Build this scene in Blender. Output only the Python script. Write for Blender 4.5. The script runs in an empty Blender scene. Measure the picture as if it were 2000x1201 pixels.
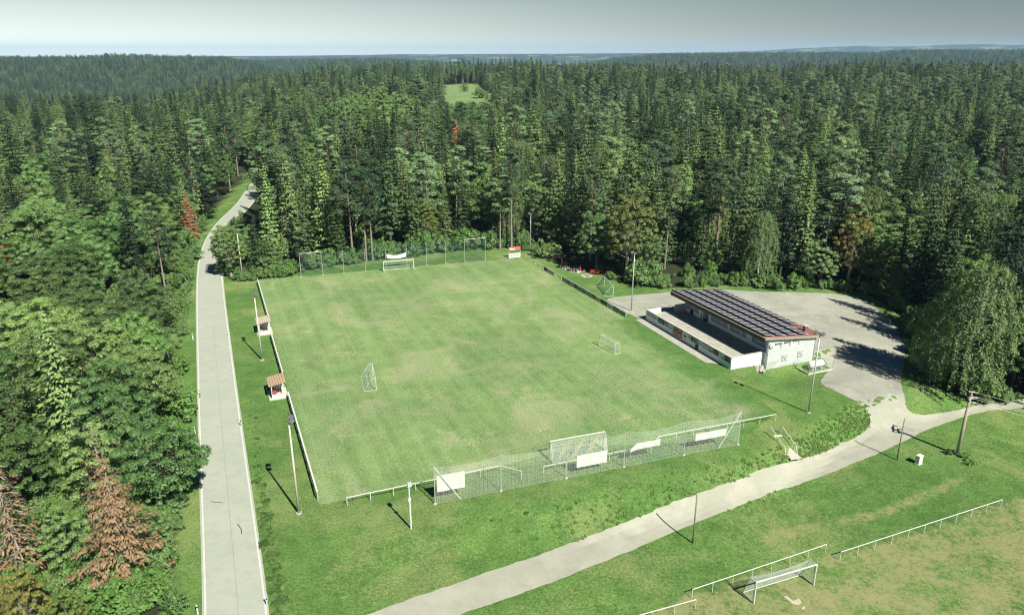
import bpy, bmesh, random
import numpy as np
from math import *
from mathutils import Vector

C = bpy.context.scene.collection
S = bpy.context.scene
random.seed(7)
rng = np.random.default_rng(11)

# ------------------------------------------------------------------ camera, sky, sun, exposure
F, HORIZON, CAM_H = 1430.0, 100.0, 47.0            # focal length in photo pixels, horizon row, metres up
PITCH = atan((600.5 - HORIZON) / F)
cam = bpy.data.cameras.new('camera'); cam_o = bpy.data.objects.new('camera', cam); C.objects.link(cam_o)
cam.sensor_width = 36; cam.lens = 36 * F / 2000; cam.clip_start = 0.5; cam.clip_end = 60000
cam_o.location = (0, 0, CAM_H); cam_o.rotation_euler = (pi / 2 - PITCH, 0, 0)
S.camera = cam_o

SUN_EL, SUN_AZ = radians(45.5), radians(145)       # azimuth from +Y towards +X
w = bpy.data.worlds.new('World'); S.world = w; w.use_nodes = True
nt = w.node_tree; nt.nodes.clear()
wo = nt.nodes.new('ShaderNodeOutputWorld'); bg = nt.nodes.new('ShaderNodeBackground')
sky = nt.nodes.new('ShaderNodeTexSky'); sky.sky_type = 'NISHITA'; sky.sun_disc = False
sky.sun_elevation = SUN_EL; sky.sun_rotation = SUN_AZ
sky.air_density = 1.0; sky.dust_density = 1.0; sky.ozone_density = 1.0; sky.altitude = 500
# summer haze: the blue is greyed and greenish, paler to the west (left) than to the east
tc = nt.nodes.new('ShaderNodeTexCoord'); sep = nt.nodes.new('ShaderNodeSeparateXYZ')
nt.links.new(tc.outputs['Generated'], sep.inputs[0])
hs = nt.nodes.new('ShaderNodeHueSaturation'); hs.inputs['Saturation'].default_value = 1.6; hs.inputs['Value'].default_value = 0.27
nt.links.new(sky.outputs[0], hs.inputs['Color'])
mr = nt.nodes.new('ShaderNodeMapRange'); mr.interpolation_type = 'SMOOTHSTEP'; mr.inputs['From Min'].default_value = -0.72; mr.inputs['From Max'].default_value = 0.72
mr.inputs['To Min'].default_value = 1.45; mr.inputs['To Max'].default_value = 0.36
nt.links.new(sep.outputs['X'], mr.inputs['Value'])
hz1 = nt.nodes.new('ShaderNodeMath'); hz1.operation = 'MULTIPLY'; hz1.inputs[1].default_value = -13.0; nt.links.new(sep.outputs['Z'], hz1.inputs[0])
hz2 = nt.nodes.new('ShaderNodeMath'); hz2.operation = 'EXPONENT'; nt.links.new(hz1.outputs[0], hz2.inputs[0])
hz3 = nt.nodes.new('ShaderNodeClamp'); nt.links.new(hz2.outputs[0], hz3.inputs[0])
hc = nt.nodes.new('ShaderNodeMix'); hc.data_type = 'RGBA'; hc.blend_type = 'MULTIPLY'; hc.inputs['Factor'].default_value = 1
hc.inputs['A'].default_value = (7.0, 7.4, 6.7, 1); nt.links.new(mr.outputs[0], hc.inputs['B'])
tint = nt.nodes.new('ShaderNodeMix'); tint.data_type = 'RGBA'
tl = nt.nodes.new('ShaderNodeMix'); tl.data_type = 'RGBA'; tl.blend_type = 'MULTIPLY'; tl.inputs['Factor'].default_value = 1; tl.inputs['B'].default_value = (0.60, 0.98, 1.15, 1); nt.links.new(hs.outputs[0], tl.inputs['A'])
nt.links.new(hz3.outputs[0], tint.inputs['Factor']); nt.links.new(tl.outputs['Result'], tint.inputs['A']); nt.links.new(hc.outputs['Result'], tint.inputs['B'])
nt.links.new(tint.outputs['Result'], bg.inputs['Color'])
bg.inputs['Strength'].default_value = 0.06
nt.links.new(bg.outputs[0], wo.inputs['Surface'])

sl = bpy.data.lights.new('sun', 'SUN'); sl.energy = 4.25; sl.angle = radians(0.53); sl.color = (1.0, 0.975, 0.87)
so = bpy.data.objects.new('sun', sl); C.objects.link(so)
sd = Vector((sin(SUN_AZ) * cos(SUN_EL), cos(SUN_AZ) * cos(SUN_EL), sin(SUN_EL)))
so.rotation_euler = sd.to_track_quat('Z', 'Y').to_euler(); so.location = sd * 200

S.view_settings.view_transform = 'Standard'; S.view_settings.look = 'None'
S.view_settings.exposure = 1.1; S.view_settings.gamma = 1.0; S.view_settings.use_curve_mapping = False
S.render.engine = 'CYCLES'
S.cycles.max_bounces = 6; S.cycles.diffuse_bounces = 3; S.cycles.glossy_bounces = 2
S.cycles.transmission_bounces = 3; S.cycles.volume_bounces = 1; S.cycles.transparent_max_bounces = 4
S.cycles.use_denoising = True; S.cycles.denoiser = 'OPENIMAGEDENOISE'; S.cycles.denoising_input_passes = 'RGB_ALBEDO_NORMAL'
S.cycles.use_adaptive_sampling = False; S.cycles.pixel_filter_type = 'BLACKMAN_HARRIS'; S.cycles.filter_width = 1.15
HAZE = 5.8e-5

# ------------------------------------------------------------------ geometry helpers
CT, ST = cos(PITCH), sin(PITCH)

def G(px, py, z=0.0):
    """point of the photograph -> place on the plane at height z"""
    u, v = (px - 1000) / F, (600.5 - py) / F
    d = np.array([u, CT + v * ST, -ST + v * CT])
    return d * ((z - CAM_H) / d[2]) + np.array([0, 0, CAM_H])

def project(x, y, z):
    dep = y * CT - (z - CAM_H) * ST
    dep = np.where(dep > 0.1, dep, 0.1)
    return 1000 + F * x / dep, 600.5 - F * ((z - CAM_H) * CT + y * ST) / dep

def smooth(t):
    t = np.clip(t, 0, 1); return t * t * (3 - 2 * t)

NET_L = np.array([-8.45, 68.89])
CREST_PX = [-900, -400, 0, 100, 200, 300, 400, 500, 600, 700, 800, 900, 1000, 1200, 1300, 1400, 1500, 1600, 1700, 2000, 2400, 3000]
CREST_Y = [188, 184, 179, 176, 173, 163, 151, 135, 127, 123, 119, 113, 111, 115, 120, 124, 126, 120, 113, 114, 116, 118]
CREST_R = [600, 600, 620, 640, 650, 680, 720, 800, 850, 900, 900, 950, 950, 950, 940, 900, 880, 900, 950, 1000, 1000, 1000]
#        distance, half width, [px], [skyline row], tree height
RIDGES = [
    (2400, 520, [-2000, -400, 0, 150, 240, 280, 380, 440, 470, 520, 600], [112, 110, 109, 107, 104, 106, 107.5, 109, 115, 128, 150], 27),
    (3500, 500, [350, 450, 500, 560, 630, 700, 740, 800, 900, 1000], [125, 117, 116, 114, 113, 113, 112, 115, 122, 140], 27),
    (3800, 550, [1050, 1200, 1250, 1300, 1400, 1500, 1600, 1700, 1760, 1800, 1900, 2000, 2600], [140, 112, 107, 103, 101, 101, 100, 101, 96, 95, 95.5, 95.5, 96], 27),
    (8500, 900, [-2000, 300, 480, 600, 700, 780, 850, 950, 1100, 1250, 1400, 1600, 2600], [112, 111, 110, 108.5, 108, 106.5, 107, 106, 105.5, 104.5, 103, 104, 104], 0),
    (11500, 1100, [1200, 1400, 1500, 1560, 1600, 1680, 1760, 1820, 1900, 2000, 2600], [112, 103, 99, 94, 92, 90, 90.5, 88, 86.5, 86, 86], 0),
]

def hill(x, y):
    """height of the land beyond the sports ground"""
    yy = np.maximum(y, 1.0); r = np.hypot(x, y)
    px = np.clip(1000 + F / CT * x / yy, -900, 3000)
    px = np.where(y < 5, np.where(x < 0, -900, 3000), px)
    R = np.interp(px, CREST_PX, CREST_R); cy = np.interp(px, CREST_PX, CREST_Y)
    cosaz = 1 / np.hypot(1, (px - 1000) * CT / F)
    zc = CAM_H - (cy - 100) * (R * cosaz) * CT * CT / F - 28
    up = zc * smooth((r - 190) / (R - 190)) * 0.55 + zc * np.clip((r - 190) / (R - 190), 0, 1) * 0.45
    down = np.maximum(zc - (r - R) * 0.17, -75)
    h = np.where(r < R, up, down)
    h = h + np.clip((r - 260) / 200, 0, 1) * (2.2 * np.sin(x * 0.013 + 1) * np.cos(y * 0.011) + 1.2 * np.sin(x * 0.031 + y * 0.023))
    for D, Wd, pp, ss, th in RIDGES:
        row = np.interp(px, pp, ss)
        zt = CAM_H - (row - 100) * (D * cosaz) * CT * CT / F - th
        hh = -75 + (zt + 75) * np.exp(-((r - D) / Wd) ** 2)
        h = np.where(r > R + 100, np.maximum(h, hh), h)
    return h

HUX, HUY = cos(radians(112.5)), sin(radians(112.5))
def T(x, y):
    x = np.asarray(x, float); y = np.asarray(y, float)
    qx, qy = x - NET_L[0], y - NET_L[1]
    s = qx * 0.944 + qy * 0.329; d = qx * 0.329 - qy * 0.944
    h = np.interp(s, [-14, -4, 22, 50, 62, 80, 120], [0.0, 0.4, 2.5, 2.5, 2.0, 1.4, 1.0])
    d1 = np.interp(s, [-20, 40, 60, 80], [3.0, 2.2, -4.5, -6]); wd = np.interp(s, [-20, 30, 60, 90], [9, 6.6, 5.5, 9])
    bank = -h * smooth((d - d1) / wd)
    bumps = np.clip((s + 12) / 10, 0, 1) * 0.10 * np.sin(x * 0.9 + y * 0.4) * np.sin(y * 0.8 - x * 0.3) * smooth((d - d1) / 2) * smooth((d1 + wd + 1 - d) / 2)
    hu, hv = x * HUX + y * HUY - 82.9, x * HUY - y * HUX - 71.7      # dip in front of the clubhouse gable
    bank = bank - 1.25 * smooth((1.6 - hu) / 3.0) * smooth((hu + 11) / 8) * smooth((hv - 1.5) / 5) * smooth((24 - hv) / 8)
    r = np.hypot(x, y)
    return np.where(r < 150, bank + bumps, bank * np.clip((190 - r) / 40, 0, 1)) + np.where(r > 190, hill(x, y), 0)

def GT(px, py):
    z = 0.0
    for _ in range(12):
        p = G(px, py, z); z = float(T(p[0], p[1]))
    p[2] = z
    return p

def inside(x, y, poly):
    x = np.asarray(x); y = np.asarray(y); res = np.zeros(x.shape, bool)
    n = len(poly)
    for i in range(n):
        x0, y0 = poly[i][:2]; x1, y1 = poly[(i + 1) % n][:2]
        c = ((y0 > y) != (y1 > y))
        with np.errstate(divide='ignore', invalid='ignore'):
            res ^= c & (x < (x1 - x0) * (y - y0) / (y1 - y0 + 1e-12) + x0)
    return res

class MB:
    def __init__(self): self.v = []; self.f = []; self.m = []
    def add(self, vs, fs, m=0):
        o = len(self.v); self.v += [tuple(map(float, p)) for p in vs]; self.f += [tuple(i + o for i in f) for f in fs]; self.m += [m] * len(fs); return self
    def box(self, c, s, m=0, rz=0.0, ax=None):
        """centre, full size; ax: three axes instead of the world's"""
        c = np.array(c, float)
        if ax is None: ax = [np.array([cos(rz), sin(rz), 0]), np.array([-sin(rz), cos(rz), 0]), np.array([0, 0, 1.])]
        vs = [c + ax[0] * s[0] * i / 2 + ax[1] * s[1] * j / 2 + ax[2] * s[2] * k / 2 for k in (-1, 1) for j in (-1, 1) for i in (-1, 1)]
        return self.add(vs, [(0, 2, 3, 1), (4, 5, 7, 6), (0, 1, 5, 4), (2, 6, 7, 3), (0, 4, 6, 2), (1, 3, 7, 5)], m)
    def tube(self, a, b, r0, r1=None, n=6, m=0, cap=True):
        a = np.array(a, float); b = np.array(b, float); r1 = r0 if r1 is None else r1
        d = b - a; L = np.linalg.norm(d); d = d / (L or 1)
        t = np.array([0, 0, 1.]) if abs(d[2]) < 0.9 else np.array([1., 0, 0])
        p = np.cross(d, t); p /= np.linalg.norm(p); q = np.cross(d, p)
        vs = [a + (p * cos(2 * pi * i / n) + q * sin(2 * pi * i / n)) * r0 for i in range(n)] + [b + (p * cos(2 * pi * i / n) + q * sin(2 * pi * i / n)) * r1 for i in range(n)]
        fs = [(i, (i + 1) % n, n + (i + 1) % n, n + i) for i in range(n)]
        if cap: fs += [tuple(range(n - 1, -1, -1)), tuple(range(n, 2 * n))]
        return self.add(vs, fs, m)
    def path(self, pts, r, n=5, m=0):
        for a, b in zip(pts[:-1], pts[1:]): self.tube(a, b, r, r, n, m)
        return self
    def quad(self, a, b, c, d, m=0): return self.add([a, b, c, d], [(0, 1, 2, 3)], m)
    def sheet(self, poly, z0, z1, m=0):
        """closed prism over a polygon"""
        n = len(poly)
        vs = [(p[0], p[1], z0) for p in poly] + [(p[0], p[1], z1) for p in poly]
        return self.add(vs, [tuple(range(n - 1, -1, -1)), tuple(range(n, 2 * n))] + [(i, (i + 1) % n, n + (i + 1) % n, n + i) for i in range(n)], m)
    def net(self, A, B, Cc, D, nu, nv, r, sag=0.0, m=0, seg=6):
        """strands over the patch A-B (bottom) D-C (top); sag pulls the top down between its ends"""
        A, B, Cc, D = [np.array(p, float) for p in (A, B, Cc, D)]
        def P(u, v):
            p = (A * (1 - u) + B * u) * (1 - v) + (D * (1 - u) + Cc * u) * v
            return p - np.array([0, 0, sag * 4 * u * (1 - u) * v])
        for i in range(nu + 1):
            u = min(1, max(0, (i + (rng.uniform(-.38, .38) if 0 < i < nu else 0)) / nu)); self.tube(P(u, 0), P(u, 1), r, r, 3, m, False)
        for j in range(nv + 1):
            v = min(1, max(0, (j + (rng.uniform(-.38, .38) if 0 < j < nv else 0)) / nv))
            for k in range(seg): self.tube(P(k / seg, v), P((k + 1) / seg, v), r, r, 3, m, False)
        return self
    def mesh(self, name):
        me = bpy.data.meshes.new(name); me.from_pydata(self.v, [], self.f); return me

def link(name, me, mats, parent=None):
    o = bpy.data.objects.new(name, me); C.objects.link(o)
    if not isinstance(mats, (list, tuple)): mats = [mats]
    if me is not None and not me.materials:
        for m_ in mats: me.materials.append(m_)
    if parent: o.parent = parent
    return o

def obj(name, mb, mats, parent=None, smoothed=False):
    me = mb.mesh(name)
    if len(set(mb.m)) > 1: me.polygons.foreach_set('material_index', mb.m)
    if smoothed: me.shade_smooth()
    return link(name, me, mats, parent)

def tag(o, label, cat, group=None):
    o['label'] = label; o['category'] = cat
    if group: o['group'] = group
    return o

def thing(name, label, cat, loc=(0, 0, 0), rz=0.0, group=None):
    o = bpy.data.objects.new(name, None); C.objects.link(o); o.empty_display_size = 0.5
    o.location = [float(c) for c in loc]; o.rotation_euler = (0, 0, rz)
    return tag(o, label, cat, group)

def structure(o): o['kind'] = 'structure'; return o

# ------------------------------------------------------------------ materials
def new_mat(name):
    m = bpy.data.materials.new(name); m.use_nodes = True; t = m.node_tree
    return m, t, t.nodes['Principled BSDF']

def N(t, kind, **kw):
    n = t.nodes.new(kind)
    for k, v in kw.items():
        if k in n.inputs: n.inputs[k].default_value = v
        else: setattr(n, k, v)
    return n

def mixc(t, fac, a, b, blend='MIX'):
    n = t.nodes.new('ShaderNodeMix'); n.data_type = 'RGBA'; n.blend_type = blend
    for s, v in (('Factor', fac), ('A', a), ('B', b)):
        if hasattr(v, 'links') or isinstance(v, bpy.types.NodeSocket): t.links.new(v, n.inputs[s])
        else: n.inputs[s].default_value = v if s == 'Factor' else (*v, 1)
    return n.outputs['Result']

def noise(t, vec, scale, detail=4, rough=0.6, dist=0.0):
    n = N(t, 'ShaderNodeTexNoise', Scale=scale, Detail=detail, Roughness=rough, Distortion=dist)
    t.links.new(vec, n.inputs['Vector']); return n.outputs['Fac']

def ramp(t, fac, lo, hi):
    n = N(t, 'ShaderNodeMapRange'); n.interpolation_type = 'SMOOTHSTEP'
    n.inputs['From Min'].default_value = lo; n.inputs['From Max'].default_value = hi
    t.links.new(fac, n.inputs['Value']); return n.outputs['Result']

def math_(t, op, a, b=None):
    n = N(t, 'ShaderNodeMath', operation=op)
    for i, v in enumerate((a, b)):
        if v is None: continue
        if isinstance(v, bpy.types.NodeSocket): t.links.new(v, n.inputs[i])
        else: n.inputs[i].default_value = v
    return n.outputs[0]

def bump(t, b, height, strength=0.3, dist=0.05):
    n = N(t, 'ShaderNodeBump', Strength=strength, Distance=dist); t.links.new(height, n.inputs['Height']); t.links.new(n.outputs[0], b.inputs['Normal'])

def simple(name, col, rough=0.7, var=0.18, scale=2.5, metal=0.0, bmp=0.15):
    m, t, b = new_mat(name)
    tcn = N(t, 'ShaderNodeTexCoord'); v = tcn.outputs['Object']
    n1 = noise(t, v, scale, 5); n2 = noise(t, v, scale * 9, 3)
    f = math_(t, 'ADD', math_(t, 'MULTIPLY', n1, 0.65), math_(t, 'MULTIPLY', n2, 0.35))
    f = ramp(t, f, 0.3, 0.7)
    c = mixc(t, f, [x * (1 - var) for x in col], [min(1, x * (1 + var)) for x in col])
    t.links.new(c, b.inputs['Base Color']); b.inputs['Roughness'].default_value = rough; b.inputs['Metallic'].default_value = metal
    if bmp: bump(t, b, n2, bmp, 0.01)
    return m

def leaf_mat(name, a, b_, c_=None, trans=0.3, rough=0.55, spec=0.25, skew=1.0):
    """colour between a and b from tree to tree, patches of c inside a crown"""
    m, t, p = new_mat(name)
    oi = N(t, 'ShaderNodeObjectInfo'); tcn = N(t, 'ShaderNodeTexCoord')
    col = mixc(t, math_(t, 'POWER', oi.outputs['Random'], skew), a, b_)
    n1 = noise(t, tcn.outputs['Object'], 0.55, 3); n2 = noise(t, tcn.outputs['Object'], 3.0, 2)
    if c_ is not None: col = mixc(t, math_(t, 'MULTIPLY', ramp(t, n1, 0.5, 0.72), 0.5), col, c_)
    col = mixc(t, ramp(t, n2, 0.3, 0.75), mixc(t, 1.0, col, (0.72, 0.76, 0.7), 'MULTIPLY'), mixc(t, 1.0, col, (1.35, 1.25, 1.2), 'MULTIPLY'))
    col = mixc(t, 1.0, col, oi.outputs['Color'], 'MULTIPLY')
    t.links.new(col, p.inputs['Base Color']); p.inputs['Roughness'].default_value = rough; p.inputs['Specular IOR Level'].default_value = spec
    tr = N(t, 'ShaderNodeBsdfTranslucent'); t.links.new(mixc(t, 1.0, col, (1.1, 1.25, 0.6), 'MULTIPLY'), tr.inputs['Color'])
    ms = N(t, 'ShaderNodeMixShader'); ms.inputs[0].default_value = trans
    t.links.new(p.outputs[0], ms.inputs[1]); t.links.new(tr.outputs[0], ms.inputs[2])
    t.links.new(ms.outputs[0], t.nodes['Material Output'].inputs['Surface'])
    return m

UF = np.array([cos(radians(112.4)), sin(radians(112.4))]); VF = np.array([UF[1], -UF[0]])   # along / across the pitch

def grass_mat(name, dark, light, dry, dry_lo, dry_hi, stripes=0.0, fine=1.0, tan=None, dry_scale=0.09):
    m, t, b = new_mat(name)
    tcn = N(t, 'ShaderNodeTexCoord'); v = tcn.outputs['Object']
    big = noise(t, v, 0.05, 5, 0.6, 0.5); mid = noise(t, v, 0.42, 5, 0.65); fin = noise(t, v, 2.6, 6, 0.75); vfin = noise(t, v, 11, 3, 0.7)
    f = math_(t, 'ADD', math_(t, 'MULTIPLY', mid, 0.45), math_(t, 'MULTIPLY', fin, 0.55))
    col = mixc(t, ramp(t, f, 0.34, 0.66), dark, light)
    dn = noise(t, v, dry_scale, 7, 0.62, 0.8)
    dm = math_(t, 'ADD', math_(t, 'MULTIPLY', dn, 0.72), math_(t, 'MULTIPLY', fin, 0.28))
    col = mixc(t, math_(t, 'MULTIPLY', ramp(t, dm, dry_lo, dry_hi), 0.85), col, dry)
    if tan is not None:
        dn2 = noise(t, v, 0.16, 6, 0.65, 0.6)
        dm2 = math_(t, 'ADD', math_(t, 'MULTIPLY', dn2, 0.75), math_(t, 'MULTIPLY', fin, 0.25))
        col = mixc(t, math_(t, 'MULTIPLY', ramp(t, dm2, 0.55, 0.66), 0.8), col, tan)
    if stripes:
        mp = N(t, 'ShaderNodeMapping'); mp.inputs['Rotation'].default_value = (0, 0, radians(-112.4)); t.links.new(v, mp.inputs['Vector'])
        wv = N(t, 'ShaderNodeTexNoise', Scale=1.0, Detail=3, Roughness=0.6)
        mp2 = N(t, 'ShaderNodeMapping'); mp2.inputs['Scale'].default_value = (0.012, 0.55, 1); t.links.new(mp.outputs[0], mp2.inputs['Vector']); t.links.new(mp2.outputs[0], wv.inputs['Vector'])
        sm = math_(t, 'MULTIPLY', ramp(t, wv.outputs['Fac'], 0.36, 0.66), stripes)
        col = mixc(t, sm, col, [x * 1.55 for x in light])
    if stripes:      # worn pitch passes into rougher grass at its clubhouse side
        at = N(t, 'ShaderNodeAttribute', attribute_name='edge'); rg = mixc(t, ramp(t, f, 0.34, 0.66), (0.050, 0.118, 0.026), (0.110, 0.210, 0.056))
        col = mixc(t, ramp(t, math_(t, 'ADD', at.outputs['Fac'], math_(t, 'MULTIPLY', math_(t, 'SUBTRACT', dn, 0.5), 1.2)), 0.15, 0.75), rg, col)
    col = mixc(t, ramp(t, vfin, 0.25, 0.75), mixc(t, 1.0, col, (0.74, 0.76, 0.74), 'MULTIPLY'), mixc(t, 1.0, col, (1.26, 1.24, 1.24), 'MULTIPLY'))
    gr = noise(t, v, 4.2, 3, 0.8)
    col = mixc(t, ramp(t, gr, 0.30, 0.70), mixc(t, 1.0, col, (0.70, 0.75, 0.68), 'MULTIPLY'), mixc(t, 1.0, col, (1.30, 1.25, 1.30), 'MULTIPLY'))
    col = mixc(t, ramp(t, big, 0.35, 0.65), mixc(t, 1.0, col, (0.9, 0.92, 0.9), 'MULTIPLY'), mixc(t, 1.0, col, (1.1, 1.07, 1.05), 'MULTIPLY'))
    t.links.new(col, b.inputs['Base Color']); b.inputs['Roughness'].default_value = 0.9; b.inputs['Specular IOR Level'].default_value = 0.15
    bh = math_(t, 'ADD', math_(t, 'MULTIPLY', fin, 0.7), math_(t, 'MULTIPLY', vfin, 0.3))
    bump(t, b, bh, 0.8 * fine, 0.2)
    return m

def ground_mat():
    """rough grass, leaf litter where the trees stand, far woods"""
    m = grass_mat('rough_grass', (0.056, 0.124, 0.028), (0.122, 0.220, 0.058), (0.195, 0.240, 0.090), 0.46, 0.64, fine=1.3)
    t = m.node_tree; b = t.nodes['Principled BSDF']
    old = b.inputs['Base Color'].links[0].from_socket
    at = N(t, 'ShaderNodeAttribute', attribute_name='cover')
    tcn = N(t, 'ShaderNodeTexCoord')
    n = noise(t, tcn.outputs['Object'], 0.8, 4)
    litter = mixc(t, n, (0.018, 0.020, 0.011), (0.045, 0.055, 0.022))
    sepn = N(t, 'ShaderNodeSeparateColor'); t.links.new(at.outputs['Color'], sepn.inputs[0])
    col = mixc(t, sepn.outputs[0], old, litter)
    nf = noise(t, tcn.outputs['Object'], 0.004, 5)
    fields = mixc(t, ramp(t, nf, 0.54, 0.62), (0.02, 0.035, 0.02), (0.16, 0.17, 0.09))
    col = mixc(t, sepn.outputs[1], col, fields)
    # brighter grass of the verges and banks / dried grass of the small pitch
    dn_ = math_(t, 'ADD', math_(t, 'MULTIPLY', noise(t, tcn.outputs['Object'], 0.22, 6, 0.7, 0.5), 0.5), math_(t, 'MULTIPLY', noise(t, tcn.outputs['Object'], 2.2, 5, 0.75), 0.5))
    dcol = mixc(t, noise(t, tcn.outputs['Object'], 0.5, 4), (0.215, 0.235, 0.092), (0.320, 0.285, 0.150))
    col = mixc(t, math_(t, 'MULTIPLY', sepn.outputs[2], ramp(t, dn_, 0.42, 0.57)), col, dcol)
    t.links.new(col, b.inputs['Base Color'])
    return m

M = {}
M['white_paint'] = simple('white_paint', (0.52, 0.53, 0.48), 0.5, 0.08)
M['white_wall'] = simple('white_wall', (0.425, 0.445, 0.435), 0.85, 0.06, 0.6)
M['shade_lifted_wall'] = simple('shade_lifted_wall', (0.76, 0.77, 0.74), 0.85, 0.05, 0.6)  # white_wall lightened; fill light under the eave is put into its colour
M['parapet'] = simple('parapet', (0.66, 0.69, 0.68), 0.85, 0.06, 0.6)  # lighter than white_wall, to stand in for skylight on the shaded front
M['grey_wall'] = simple('grey_wall', (0.36, 0.36, 0.33), 0.85, 0.12, 0.8)
M['concrete'] = simple('concrete', (0.33, 0.32, 0.27), 0.9, 0.2, 1.2)
M['slab'] = simple('slab', (0.45, 0.43, 0.36), 0.9, 0.18, 1.5)
M['steel'] = simple('steel', (0.45, 0.46, 0.44), 0.45, 0.12, 2, 0.35)
M['lamp_grey'] = simple('lamp_grey', (0.20, 0.21, 0.22), 0.4, 0.1, 2, 0.4)
M['lamp_glass'] = simple('lamp_glass', (0.55, 0.57, 0.58), 0.15, 0.05)
M['pole_wood'] = simple('pole_wood', (0.17, 0.155, 0.12), 0.85, 0.25, 3)
M['grey_wood'] = simple('grey_wood', (0.30, 0.27, 0.21), 0.85, 0.3, 4)
M['plank'] = simple('plank', (0.42, 0.36, 0.28), 0.85, 0.25, 5)
M['red_plank'] = simple('red_plank', (0.36, 0.24, 0.16), 0.85, 0.3, 5)
M['dark_wood'] = simple('dark_wood', (0.035, 0.024, 0.020), 0.7, 0.25, 4)
M['black'] = simple('black', (0.012, 0.012, 0.014), 0.6, 0.2)
M['red'] = simple('red', (0.42, 0.035, 0.035), 0.6, 0.15)
M['dark_red'] = simple('dark_red', (0.16, 0.025, 0.025), 0.6, 0.2)
M['roof_red'] = simple('roof_red', (0.20, 0.085, 0.075), 0.6, 0.18, 1.2)
M['banner'] = simple('banner', (0.56, 0.56, 0.53), 0.6, 0.03)
M['net_white'] = simple('net_white', (0.42, 0.47, 0.41), 0.8, 0.1)
M['net_pale'] = simple('net_pale', (0.46, 0.54, 0.46), 0.8, 0.1)
M['net_green'] = simple('net_green', (0.035, 0.16, 0.075), 0.8, 0.15)
M['net_teal'] = simple('net_teal', (0.05, 0.11, 0.095), 0.8, 0.15)
M['net_tan'] = simple('net_tan', (0.36, 0.29, 0.17), 0.8, 0.1)
M['glass'] = simple('glass', (0.14, 0.16, 0.18), 0.2, 0.1)
M['shutter'] = simple('shutter', (0.40, 0.43, 0.45), 0.6, 0.08)
M['solar'] = simple('solar', (0.036, 0.046, 0.090), 0.35, 0.2, 1.0, 0.0, 0.0)
M['solar_frame'] = simple('solar_frame', (0.74, 0.71, 0.65), 0.5, 0.05, 2, 0.3)
M['fascia'] = simple('fascia', (0.28, 0.25, 0.20), 0.8, 0.2, 4)
M['green_sign'] = simple('green_sign', (0.06, 0.20, 0.035), 0.6, 0.1)
M['blue_sign'] = simple('blue_sign', (0.05, 0.075, 0.14), 0.6, 0.2)
M['dark_sign'] = simple('dark_sign', (0.028, 0.032, 0.045), 0.6, 0.25)
M['pale_sign'] = simple('pale_sign', (0.42, 0.44, 0.44), 0.6, 0.1)
M['grey_sign'] = simple('grey_sign', (0.20, 0.23, 0.25), 0.6, 0.2)
M['stone'] = simple('stone', (0.34, 0.32, 0.26), 0.95, 0.3, 2.5, 0, 0.5)
M['sand'] = simple('sand', (0.40, 0.36, 0.26), 0.95, 0.15, 2)
M['line_paint'] = simple('line_paint', (0.185, 0.245, 0.13), 0.9, 0.3, 3)
M['road_line'] = simple('road_line', (0.48, 0.49, 0.44), 0.8, 0.08, 1)
M['bark_dark'] = simple('bark_dark', (0.060, 0.048, 0.038), 0.95, 0.3, 5)
M['bark_grey'] = simple('bark_grey', (0.26, 0.24, 0.20), 0.95, 0.25, 5)
M['bark_birch'] = simple('bark_birch', (0.42, 0.42, 0.38), 0.9, 0.3, 4)

def pine_bark():
    m, t, b = new_mat('bark_pine'); tcn = N(t, 'ShaderNodeTexCoord'); s_ = N(t, 'ShaderNodeSeparateXYZ'); t.links.new(tcn.outputs['Object'], s_.inputs[0])
    n = noise(t, tcn.outputs['Object'], 4, 4)
    c = mixc(t, ramp(t, s_.outputs[2], 4, 11), (0.27, 0.24, 0.20), (0.27, 0.185, 0.13))
    t.links.new(mixc(t, n, mixc(t, 1.0, c, (0.6, 0.6, 0.6), 'MULTIPLY'), c), b.inputs['Base Color']); b.inputs['Roughness'].default_value = 0.9
    return m
M['bark_pine'] = pine_bark()

def road_mat(name, col, warm, scratches=True):
    m, t, b = new_mat(name); tcn = N(t, 'ShaderNodeTexCoord'); v = tcn.outputs['Object']
    n1 = noise(t, v, 0.22, 5, 0.6, 0.3); n2 = noise(t, v, 9, 4, 0.7); n3 = noise(t, v, 0.9, 5, 0.65, 0.6)
    c = mixc(t, ramp(t, n1, 0.35, 0.65), col, warm)
    c = mixc(t, math_(t, 'MULTIPLY', ramp(t, n3, 0.45, 0.7), 0.4), c, [x * 0.8 for x in col])
    c = mixc(t, n2, mixc(t, 1.0, c, (0.88, 0.88, 0.88), 'MULTIPLY'), mixc(t, 1.0, c, (1.1, 1.1, 1.1), 'MULTIPLY'))
    t.links.new(c, b.inputs['Base Color']); b.inputs['Roughness'].default_value = 0.92
    bump(t, b, n2, 0.25, 0.02)
    return m
M['asphalt'] = road_mat('asphalt', (0.310, 0.330, 0.270), (0.335, 0.350, 0.285))
M['gravel'] = road_mat('gravel', (0.285, 0.287, 0.225), (0.335, 0.330, 0.265))

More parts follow.
